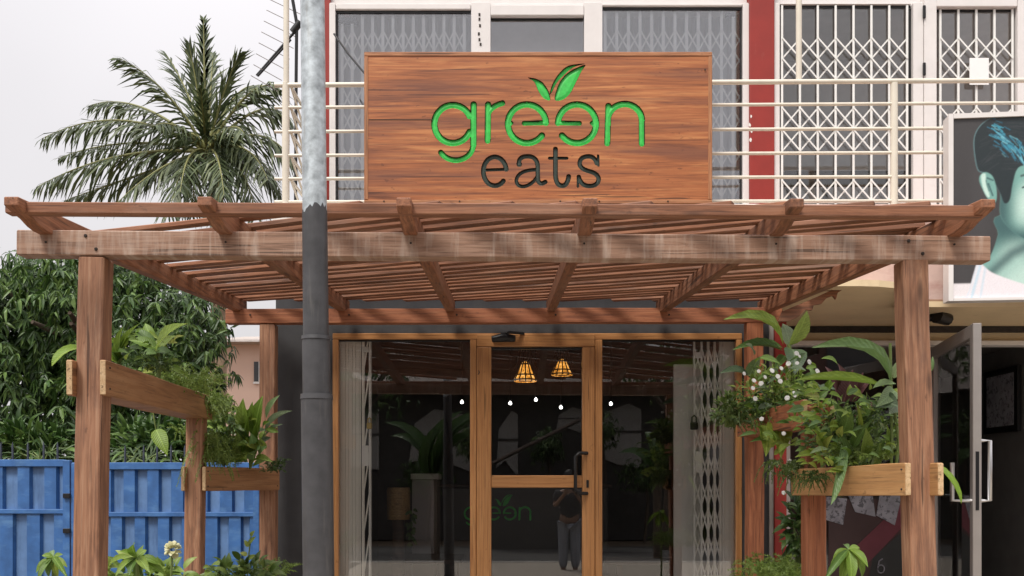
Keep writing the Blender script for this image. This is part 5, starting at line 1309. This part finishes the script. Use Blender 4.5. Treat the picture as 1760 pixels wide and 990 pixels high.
rosette('bright fan leaved plant in front of the blue gate', (236, 958), 5.3, [((186, 975), 13, None), ((204, 948), 13, 'leaf_bright'), ((232, 934), 18, None), ((252, 945), 15, None), ((278, 972), 15, None), ((258, 985), 16, None), ((222, 990), 15, 'leaf_mid'), ((198, 992), 12, None), ((246, 1000), 16, 'leaf_mid'), ((285, 990), 12, None)], 'leaf_bright')
t_ = plant('cream_flower', 'pale cream flower head beside the second left post', 'flower', (PX(297, 5.6), 5.6, .14))
tubeo('stem', [(PX(293, 5.6), 5.6, .14), P(294, 990, 5.6), P(296, 950, 5.6)], .007, 'stem', t_, 6)
mb = MB()
for k in range(46):
    v = Vector((rng.gauss(0, 1), rng.gauss(0, 1), rng.gauss(0, 1))).normalized(); p = P(297, 945, 5.6); leaf_add(mb, p + Vector((v.x * .018, v.y * .018, v.z * .02)), v, .034, .028, Vector((0, -.4, 1)), 'round')
mb.build('flower_head', 'cream_petal', t_, fix=False)
shrub_mass('ground_shrub', 'low leafy shrub between the two left posts', (150, 966, 190, 55), 5.9, 'fern', 190, .11, .40, .2, seed=26)
shrub_mass('ground_shrub', 'leafy shrub at the foot of the second left post', (350, 962, 130, 60), 6.4, 'shrub', 150, .10, .42, .2, seed=16)
t_ = plant('tall_seedling', 'thin seedling with yellow leaves in front of the blue gate', 'plant', (PX(428, 6.6), 6.6, .14))
tubeo('stem', [(PX(424, 6.6), 6.6, .14), P(426, 965, 6.6), P(432, 918, 6.6)], .005, 'stem', t_, 6)
for B, T, w in [((427, 940), (420, 928), 8), ((428, 936), (440, 922), 9), ((431, 922), (438, 912), 8), ((425, 955), (412, 950), 9), ((426, 962), (444, 955), 10), ((425, 972), (408, 972), 10)]: L_(t_, B, T, w, 'leaf_yellow', 'ovate', 6.6)
t_ = plant('ground_fern', 'fine fern at the foot of the charcoal wall', 'fern', (PX(465, 7.1), 7.1, .14)); fluff(t_, 'foliage', (440, 945, 55, 60), 7.1, 'fern', 36, .2, .1, 8)
# -- right, plants over the higher planter
t_ = plant('big_leaf_plant', 'tall plant with long arching leaves at the top of the right planters', 'plant', P(1352, 640, 6.9))
YR1 = 6.8
tubeo('stem', [P(1368, 690, YR1), P(1362, 630, YR1), P(1356, 592, YR1)], .014, 'stem', t_, 8)
L_(t_, (1346, 592), (1244, 549), 27, 'leaf_bright', 'lance', YR1, 6.6, arch=.20, wave=.01); L_(t_, (1356, 594), (1387, 534), 30, 'leaf_bright', 'lance', YR1, 6.75, nrm=(.5, -.8, .3)); L_(t_, (1358, 596), (1345, 556), 26, 'leaf_grey', 'ovate', YR1 + .03, 6.9)
L_(t_, (1345, 603), (1258, 602), 20, 'leaf_mid', 'lance', YR1, 6.65); L_(t_, (1345, 598), (1296, 592), 14, 'leaf_mid', 'lance', YR1 + .05, 6.9)
L_(t_, (1362, 600), (1366, 645), 40, 'leaf_grey', 'ovate', YR1, 6.6, nrm=(0, -1, .2)); L_(t_, (1350, 612), (1330, 638), 18, 'leaf_mid', 'ovate', YR1, 6.7)
L_(t_, (1290, 650), (1236, 642), 18, 'leaf_grey', 'lance', YR1, 6.6, stem_to=(1340, 640)); L_(t_, (1288, 648), (1307, 612), 22, 'leaf_var', 'ovate', YR1, 6.75, stem_to=(1335, 650))
leafy(t_, (1290, 610, 125, 105), 6.5, 46, 28, ['leaf_mid', 'leaf_bright', 'leaf_bright', 'leaf_grey'], ['ovate', 'lance'], 46, .15)
t_ = shrub_mass('daisy_bush', 'bushy green plant dotted with small white daisies on the higher right planter', (1258, 628, 136, 118), 6.55, 'fern', 900, .050, .34, .26, 'flowering plant', seed=17, shape='ovate')
fluff(t_, 'foliage', (1262, 640, 130, 90), 6.5, 'fern_dark', 70, .16, .2, 9)
DA = [(1279, 642), (1304, 638), (1327, 637), (1343, 633), (1355, 625), (1370, 624), (1337, 647), (1315, 648), (1296, 654), (1341, 655), (1308, 659), (1294, 667), (1298, 685), (1375, 667), (1365, 675), (1366, 680), (1353, 684), (1309, 720), (1391, 622), (1405, 638), (1374, 612), (1369, 607), (1347, 745), (1358, 792), (1364, 835), (1347, 847), (1445, 748), (1392, 776), (1408, 786), (1410, 812)]
dm = {}
for k, (x, y) in enumerate(DA):
    mb = MB(); nr_ = Vector((rng.uniform(-.5, .5), -.9, rng.uniform(.1, .7))); s1 = nr_.orthogonal().normalized(); s2 = nr_.normalized().cross(s1)
    Yf = 6.22 if y < 740 else 5.9
    p = P(x, y, Yf); rad = rng.uniform(3.4, 5.4) / F_PX * Yf
    if k < 6:
        for j in range(11):
            a_ = 2 * math.pi * j / 11; d = s1 * math.cos(a_) + s2 * math.sin(a_); leaf_add(mb, Vector((0, 0, 0)), d, .021, .011, nr_, 'round', .05, .1)
        dm[k] = mb.mesh('daisy', ('petal',), False, False)[0]
    obj('daisy', dm[k % 6], None, t_, Matrix.Translation(p) @ Matrix.Scale(rad / .021, 4) @ Matrix.Rotation(rng.uniform(-.3, .3), 4, 'Z'))
fluff(t_, 'trailing_tuft', (1228, 660, 66, 70), 6.45, 'shrub', 40, .13, .1, 10, 1.2)
t_ = shrub_mass('leafy_shrub', 'olive tangled foliage trailing left over the folding grille', (1224, 672, 60, 62), 6.5, 'shrub', 150, .05, .5, .12, 'shrub', seed=18)
t_ = plant('pothos', 'yellow green heart leaved vine hanging below the daisies', 'vine', P(1330, 720, 6.3))
for B, T, w in [((1318, 732), (1316, 785), 30), ((1338, 730), (1342, 788), 32), ((1328, 728), (1326, 765), 24), ((1352, 734), (1350, 772), 18)]: L_(t_, B, T, w, 'leaf_yellow', 'heart', 6.3, 6.22, nrm=(0, -1, .25), stem_to=(1330, 712), r=.004)
leafy(t_, (1296, 705, 100, 80), 6.2, 34, 28, ['leaf_yellow', 'leaf_bright', 'leaf_mid'], ['heart', 'ovate'], 47, .12)
t_ = plant('variegated_canna', 'large pale variegated leaves beside the front right post', 'plant', P(1530, 790, 5.0))
YC = 5.0
tubeo('stem', [P(1532, 800, YC), P(1533, 740, YC), P(1530, 590, YC)], .008, 'stem', t_, 8); tubeo('stem', [P(1540, 800, YC), P(1545, 760, YC), P(1532, 668, YC)], .009, 'stem', t_, 8)
L_(t_, (1532, 664), (1396, 597), 30, 'leaf_var', 'lance', YC, 4.85, arch=.22, wave=.02); L_(t_, (1520, 664), (1366, 654), 14, 'leaf_bright', 'lance', YC + .05, 5.1, arch=.05)
L_(t_, (1500, 668), (1540, 660), 24, 'leaf_var', 'ovate', YC, 4.9); L_(t_, (1505, 690), (1546, 700), 40, 'leaf_grey', 'ovate', YC, 4.88, nrm=(0, -1, .3)); L_(t_, (1538, 672), (1505, 700), 28, 'leaf_var', 'ovate', YC, 4.9, nrm=(0, -1, .3))
L_(t_, (1540, 690), (1528, 712), 34, 'leaf_grey', 'ovate', YC, 4.9, nrm=(0, -1, .2)); L_(t_, (1536, 650), (1545, 618), 16, 'leaf_var', 'ovate', YC, 5.0); L_(t_, (1598, 640), (1603, 612), 8, 'leaf_var', 'ovate', 5.2, 5.2)
t_ = shrub_mass('mixed_shrub', 'mixed green foliage filling the lower right planter', (1378, 688, 165, 125), 5.3, 'shrub', 520, .05, .40, .28, 'shrub', seed=19)
fluff(t_, 'foliage', (1380, 660, 150, 95), 5.4, 'fern_dark', 70, .15, .22, 11); fluff(t_, 'foliage', (1400, 740, 140, 62), 5.1, 'fern', 60, .12, .15, 12)
for B, T, w, m_, sh in [((1440, 740), (1430, 690), 30, 'leaf_mid', 'ovate'), ((1448, 745), (1462, 700), 26, 'leaf_mid', 'ovate'), ((1470, 760), (1471, 690), 9, 'leaf_yellow', 'lance'), ((1466, 770), (1500, 720), 18, 'leaf_mid', 'ovate'), ((1500, 750), (1494, 722), 17, 'leaf_var', 'ovate'), ((1408, 770), (1396, 738), 30, 'leaf_yellow', 'heart'), ((1416, 780), (1432, 748), 26, 'leaf_yellow', 'heart'), ((1428, 742), (1432, 722), 14, 'leaf_yellow', 'ovate'), ((1452, 800), (1440, 745), 20, 'leaf_mid', 'lance'), ((1480, 790), (1488, 735), 22, 'leaf_bright', 'lance'), ((1518, 790), (1524, 730), 16, 'leaf_bright', 'lance'), ((1410, 800), (1388, 770), 18, 'leaf_bright', 'ovate'), ((1500, 800), (1512, 760), 18, 'leaf_mid', 'ovate')]:
    L_(t_, B, T, w, m_, sh, 5.1, 5.0)
leafy(t_, (1375, 668, 162, 122), 5.12, 105, 27, ['leaf_bright', 'leaf_yellow', 'leaf_mid', 'leaf_var', 'leaf_bright'], ['ovate', 'lance', 'heart'], 44, .2)
leafy(t_, (1340, 668, 85, 75), 5.34, 40, 25, ['leaf_bright', 'leaf_yellow', 'leaf_mid', 'leaf_bright'], ['ovate', 'heart', 'lance'], 48, .06)
leafy(t_, (1378, 785, 95, 26), 4.95, 16, 26, ['leaf_bright', 'leaf_yellow', 'leaf_var'], ['ovate', 'lance'], 45, .05)
L_(t_, (1448, 768), (1428, 868), 17, 'leaf_var', 'strap', 5.0, 4.82, nrm=(0, -1, .1), arch=.05); L_(t_, (1436, 790), (1446, 830), 9, 'leaf_var', 'strap', 5.0, 4.9, nrm=(0, -1, .1))
fluff(t_, 'hanging_vine', (1310, 760, 90, 60), 5.6, 'shrub', 40, .16, .08, 23, 1.4); fluff(t_, 'hanging_vine', (1372, 790, 50, 40), 5.15, 'shrub', 22, .12, .06, 13, 1.3)
t_ = plant('purple_leaf_plant', 'dull purple leaves in the shade between the right planters', 'plant', P(1450, 700, 6.2))
for B, T, w in [((1440, 690), (1418, 630), 30), ((1450, 690), (1466, 635), 34), ((1462, 690), (1500, 650), 26), ((1445, 670), (1440, 625), 24), ((1465, 680), (1484, 640), 22), ((1470, 720), (1510, 690), 24)]: L_(t_, B, T, w, 'leaf_purple', 'ovate', 6.3, 6.2)
t_ = plant('strap_leaf_plant', 'lime strap leaf drooping right of the front right post', 'plant', P(1600, 800, 4.7)); L_(t_, (1606, 798), (1652, 866), 11, 'lime', 'strap', 4.65, 4.6, arch=.12, stem_to=(1590, 800))
# -- right ground plants
t_ = plant('ground_fern', 'mossy fine fern left of the second right post', 'fern', (PX(1330, 6.2), 6.2, .14)); fluff(t_, 'foliage', (1272, 938, 115, 65), 6.2, 'fern', 90, .22, .2, 14); fluff(t_, 'foliage', (1300, 960, 90, 50), 5.9, 'fern', 50, .18, .15, 15)
shrub_mass('ground_shrub', 'slender leafy shrub climbing behind the second right post', (1352, 850, 38, 120), 6.3, 'fern_dark', 130, .10, .42, .12, seed=20)
rosette('green umbrella shaped plant between the right posts', (1458, 944), 4.85, [((1432, 958), 13, 'leaf_bright'), ((1424, 985), 17, None), ((1444, 1000), 18, None), ((1462, 1005), 19, 'leaf_bright'), ((1480, 995), 18, None), ((1492, 975), 15, None), ((1478, 942), 12, 'leaf_bright'), ((1450, 936), 10, 'leaf_var'), ((1470, 985), 17, 'leaf_yellow'), ((1416, 1000), 14, 'leaf_mid')], 'leaf_bright')
# ================================================================== ACROSS THE STREET (mirrored only, invented for the reflected tones in the glass)
opp = thing('unseen_street_house', 'brown house across the street with pale patches made for the reflections', 'house', (2, -11, 0))
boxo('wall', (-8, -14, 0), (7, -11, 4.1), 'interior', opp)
for x0_, x1_, z0_, z1_ in ((-2.8, -1.12, 1.85, 3.55), (-.42, .16, 1.7, 3.5), (2.4, 3.5, 1.95, 3.7), (4.1, 5.6, 1.9, 3.6), (-5.4, -3.6, 1.9, 3.6), (1.2, 1.9, 2.9, 3.6)):
    dx_, dz_ = x1_ - x0_, z1_ - z0_
    pl_ = [(x0_, z0_ + dz_ * rng.uniform(0, .25)), (x0_ + dx_ * .4, z0_ + dz_ * rng.uniform(.05, .3)), (x1_, z0_), (x1_, z1_ - dz_ * rng.uniform(0, .2)), (x0_ + dx_ * rng.uniform(.4, .7), z1_), (x0_ + dx_ * .1, z1_ - dz_ * rng.uniform(.1, .35))]
    mb = MB(); mb.prism([(x_, -10.99, z_) for x_, z_ in pl_], (0, .05, 0)); mb.build('reflection_patch', 'white_wall', opp)  # irregular pale patches shaped to give the panes their reflected wall tones
    boxo('panel_rail', (x0_, -10.935, z0_ + dz_ * .55), (x1_, -10.91, z0_ + dz_ * .58), 'interior', opp)
rf = MB(); rf.prism([(-8.4, -10.2, 4.0), (-8.4, -14.5, 4.0), (-8.4, -12.2, 5.4)], (15.8, 0, 0)); rf.build('roof', 'roof_sheet', opp)
ln = thing('lean_to_shed', 'low shed with a slanting sheet roof across the street', 'shed', (.6, -8, 0))
boxo('wall', (-.6, -8.6, 0), (1.7, -7.4, 1.75), 'interior', ln)
for k in range(9):
    y_ = -8.8 + .19 * k; bar('roof_sheet', (-.8, y_, 1.85), (2.0, y_, 3.25), .16, .05, 'kerb' if k % 3 == 0 else 'roof_sheet', ln)
def banana(label, x, y, seed):
    r = random.Random(seed); t_ = thing('banana_plant', label, 'plant', (x, y, 0)); tubeo('stem', [(x, y, 0), (x, y, 1.7)], .09, 'bark', t_, 9)
    for k in range(9):
        a_ = r.uniform(0, 6.28); h = r.uniform(.5, 1.5); leaf_obj(t_, (x, y, 1.65), (x + math.cos(a_) * 1.1, y + math.sin(a_) * .6, 1.65 + h), .26, 'mango', 'strap', (0, .6, .8), .25, .2)
banana('banana plant across the street mirrored left of the door', -1.55, -4.2, 51); banana('banana plant across the street mirrored right of the door', 3.0, -4.6, 52)
def street_tree(label, x, y, h, seed):
    r = random.Random(seed); t_ = thing('street_tree', label, 'tree', (x, y, 0)); mb = MB(); top = Vector((x + .3, y, h))
    mb.tube([(x, y, 0), (x + .12, y, h * .5), top], [.16, .12, .07], 9)
    for k in range(8):
        a_ = r.uniform(0, 6.28); mb.tube([Vector((x + .2, y, h * .7)), top + Vector((math.cos(a_) * 1.3, math.sin(a_) * 1.3, r.uniform(-.2, 1.0)))], [.05, .02], 6)
    mb.build('trunk', 'bark', t_); cr = MB()
    for k in range(420):
        v = Vector((r.gauss(0, 1), r.gauss(0, 1), r.gauss(0, 1))).normalized() * r.uniform(.5, 1.05); whorl(cr, top + Vector((v.x * 1.9, v.y * 1.9, .4 + v.z * 1.2)), v, 6)
    cr.build('crown', 'mango', t_, kind='stuff', fix=False)
opp2 = thing('unseen_street_house', 'unseen tall brown house added across the street to darken the right reflections', 'house', (13, -11, 0))  # added block so the right shop's glass reflects something dark
boxo('wall', (7.6, -14, 0), (26, -11, 8.5), 'shutter', opp2)
for k in range(5):
    w_ = boxo('window', (9 + 3.2 * k, -10.99, 4.6), (10.4 + 3.2 * k, -10.94, 6.2), 'window_dark', opp2)
    boxo('sill', (8.9 + 3.2 * k, -10.99, 4.5), (10.5 + 3.2 * k, -10.85, 4.595), 'white_wall', w_)
def street_bush(label, x, y, z, seed, rx=.7, rz=.5):
    r = random.Random(seed); t_ = thing('street_shrub', label, 'shrub', (x, y, 0)); tubeo('stem', [(x, y, 0), (x + .1, y, z * .6), (x, y, z)], .04, 'bark', t_, 7); cr = MB()
    for k in range(130):
        v = Vector((r.gauss(0, 1), r.gauss(0, 1), r.gauss(0, 1))).normalized() * r.uniform(.3, 1.05); whorl(cr, Vector((x + v.x * rx, y + v.y * .5, z + v.z * rz)), v, 6)
    cr.build('crown', 'mango', t_, kind='stuff', fix=False)
for i_, (x_, z_, w_, lab) in enumerate([(-2.2, 1.75, .8, 'bush across the street below the left pale patch'), (-1.0, 2.6, .45, 'bush across the street between the pale patches'), (2.3, 2.9, .5, 'bush across the street beside the right pale patch'), (3.4, 1.8, .8, 'bush across the street under the right pale patch'), (.9, 2.5, .5, 'bush across the street above the sheet roof')]): street_bush(lab, x_, -9.6, z_, 60 + i_, w_)
street_tree('slim street tree mirrored in the right shop pane', 3.6, -7.2, 4.2, 31)
street_tree('street tree mirrored in the left shop pane', -4.2, -7.5, 3.8, 32)
# person taking the picture, mirrored in the lower door glass
per_ = thing('person', 'person in dark top and grey jeans holding up a phone', 'person', (.95, -.6, 0))
def skin_body(name, verts, edges, radii, mat, root=0):
    me = bpy.data.meshes.new(name); me.from_pydata([Vector(v) for v in verts], edges, []); me.materials.append(M[mat])
    o = bpy.data.objects.new(name, me); link(o, per_, Matrix.Identity(4))
    sk = o.modifiers.new("skin", 'SKIN'); sk.use_smooth_shade = True; sub = o.modifiers.new("sub", 'SUBSURF'); sub.levels = 1; sub.render_levels = 1
    if not me.skin_vertices: me.skin_vertices.new()
    for i, r_ in enumerate(radii):
        d_ = me.skin_vertices[0].data[i]; d_.radius = (r_, r_) if not isinstance(r_, tuple) else r_; d_.use_root = (i == root)
    return o
X, Yp = .95, -.6
V = [(X, Yp, .98), (X, Yp, 1.18), (X, Yp, 1.38), (X, Yp, 1.47), (X, Yp + .02, 1.55), (X, Yp + .02, 1.68)]; E_ = [(0, 1), (1, 2), (2, 3), (3, 4), (4, 5)]; Rr = [(.15, .11), (.13, .10), (.15, .10), .055, .078, .075]
for s_ in (-1, 1):
    b_ = len(V); V += [(X + s_ * .18, Yp, 1.38), (X + s_ * .25, Yp + .06, 1.16), (X + s_ * .10, Yp + .28, 1.36), (X + s_ * .06, Yp + .31, 1.43)]; E_ += [(2, b_), (b_, b_ + 1), (b_ + 1, b_ + 2), (b_ + 2, b_ + 3)]; Rr += [.055, .042, .03, .032]
    for f_ in range(5):
        c_ = len(V); dx = (-.03 + .015 * f_) * s_; V += [(X + s_ * .05 + dx, Yp + .325, 1.47), (X + s_ * .035 + dx, Yp + .345, 1.50 - .01 * abs(f_ - 2))]; E_ += [(b_ + 3, c_), (c_, c_ + 1)]; Rr += [.010, .008]
    h_ = len(V); V += [(X + s_ * .09, Yp, .90), (X + s_ * .10, Yp + .02, .50), (X + s_ * .10, Yp, .09), (X + s_ * .11, Yp + .15, .05)]; E_ += [(0, h_), (h_, h_ + 1), (h_ + 1, h_ + 2), (h_ + 2, h_ + 3)]; Rr += [.095, .065, .045, .04]
skin_body('body', V, E_, Rr, 'skin')
skin_body('shirt', [(X, Yp, .93), (X, Yp, 1.16), (X, Yp, 1.40), (X - .19, Yp, 1.385), (X + .19, Yp, 1.385), (X - .235, Yp + .04, 1.22), (X + .235, Yp + .04, 1.22)], [(0, 1), (1, 2), (2, 3), (2, 4), (3, 5), (4, 6)], [(.20, .16), (.185, .15), (.20, .15), .08, .08, .065, .065], 'shirt')
skin_body('jeans', [(X, Yp, 1.0), (X - .09, Yp, .88), (X - .10, Yp + .02, .5), (X - .10, Yp, .13), (X + .09, Yp, .88), (X + .10, Yp + .02, .5), (X + .10, Yp, .13)], [(0, 1), (1, 2), (2, 3), (0, 4), (4, 5), (5, 6)], [(.175, .14), .12, .09, .072, .12, .09, .072], 'jeans')
hr = MB(); hc = Vector((X, Yp + .005, 1.645))
for i in range(9):
    pass
hr.tube([hc + Vector((0, -.01, z)) for z in (-.09, -.02, .06, .115, .13)], [.072, .096, .094, .05, .01], 12); hr.build('hair', 'hair', per_)
ph = boxo('phone', (X - .07, Yp + .34, 1.47), (X + .07, Yp + .35, 1.545), 'black'); props(ph, 'black phone held up by the person mirrored in the door glass', 'phone')
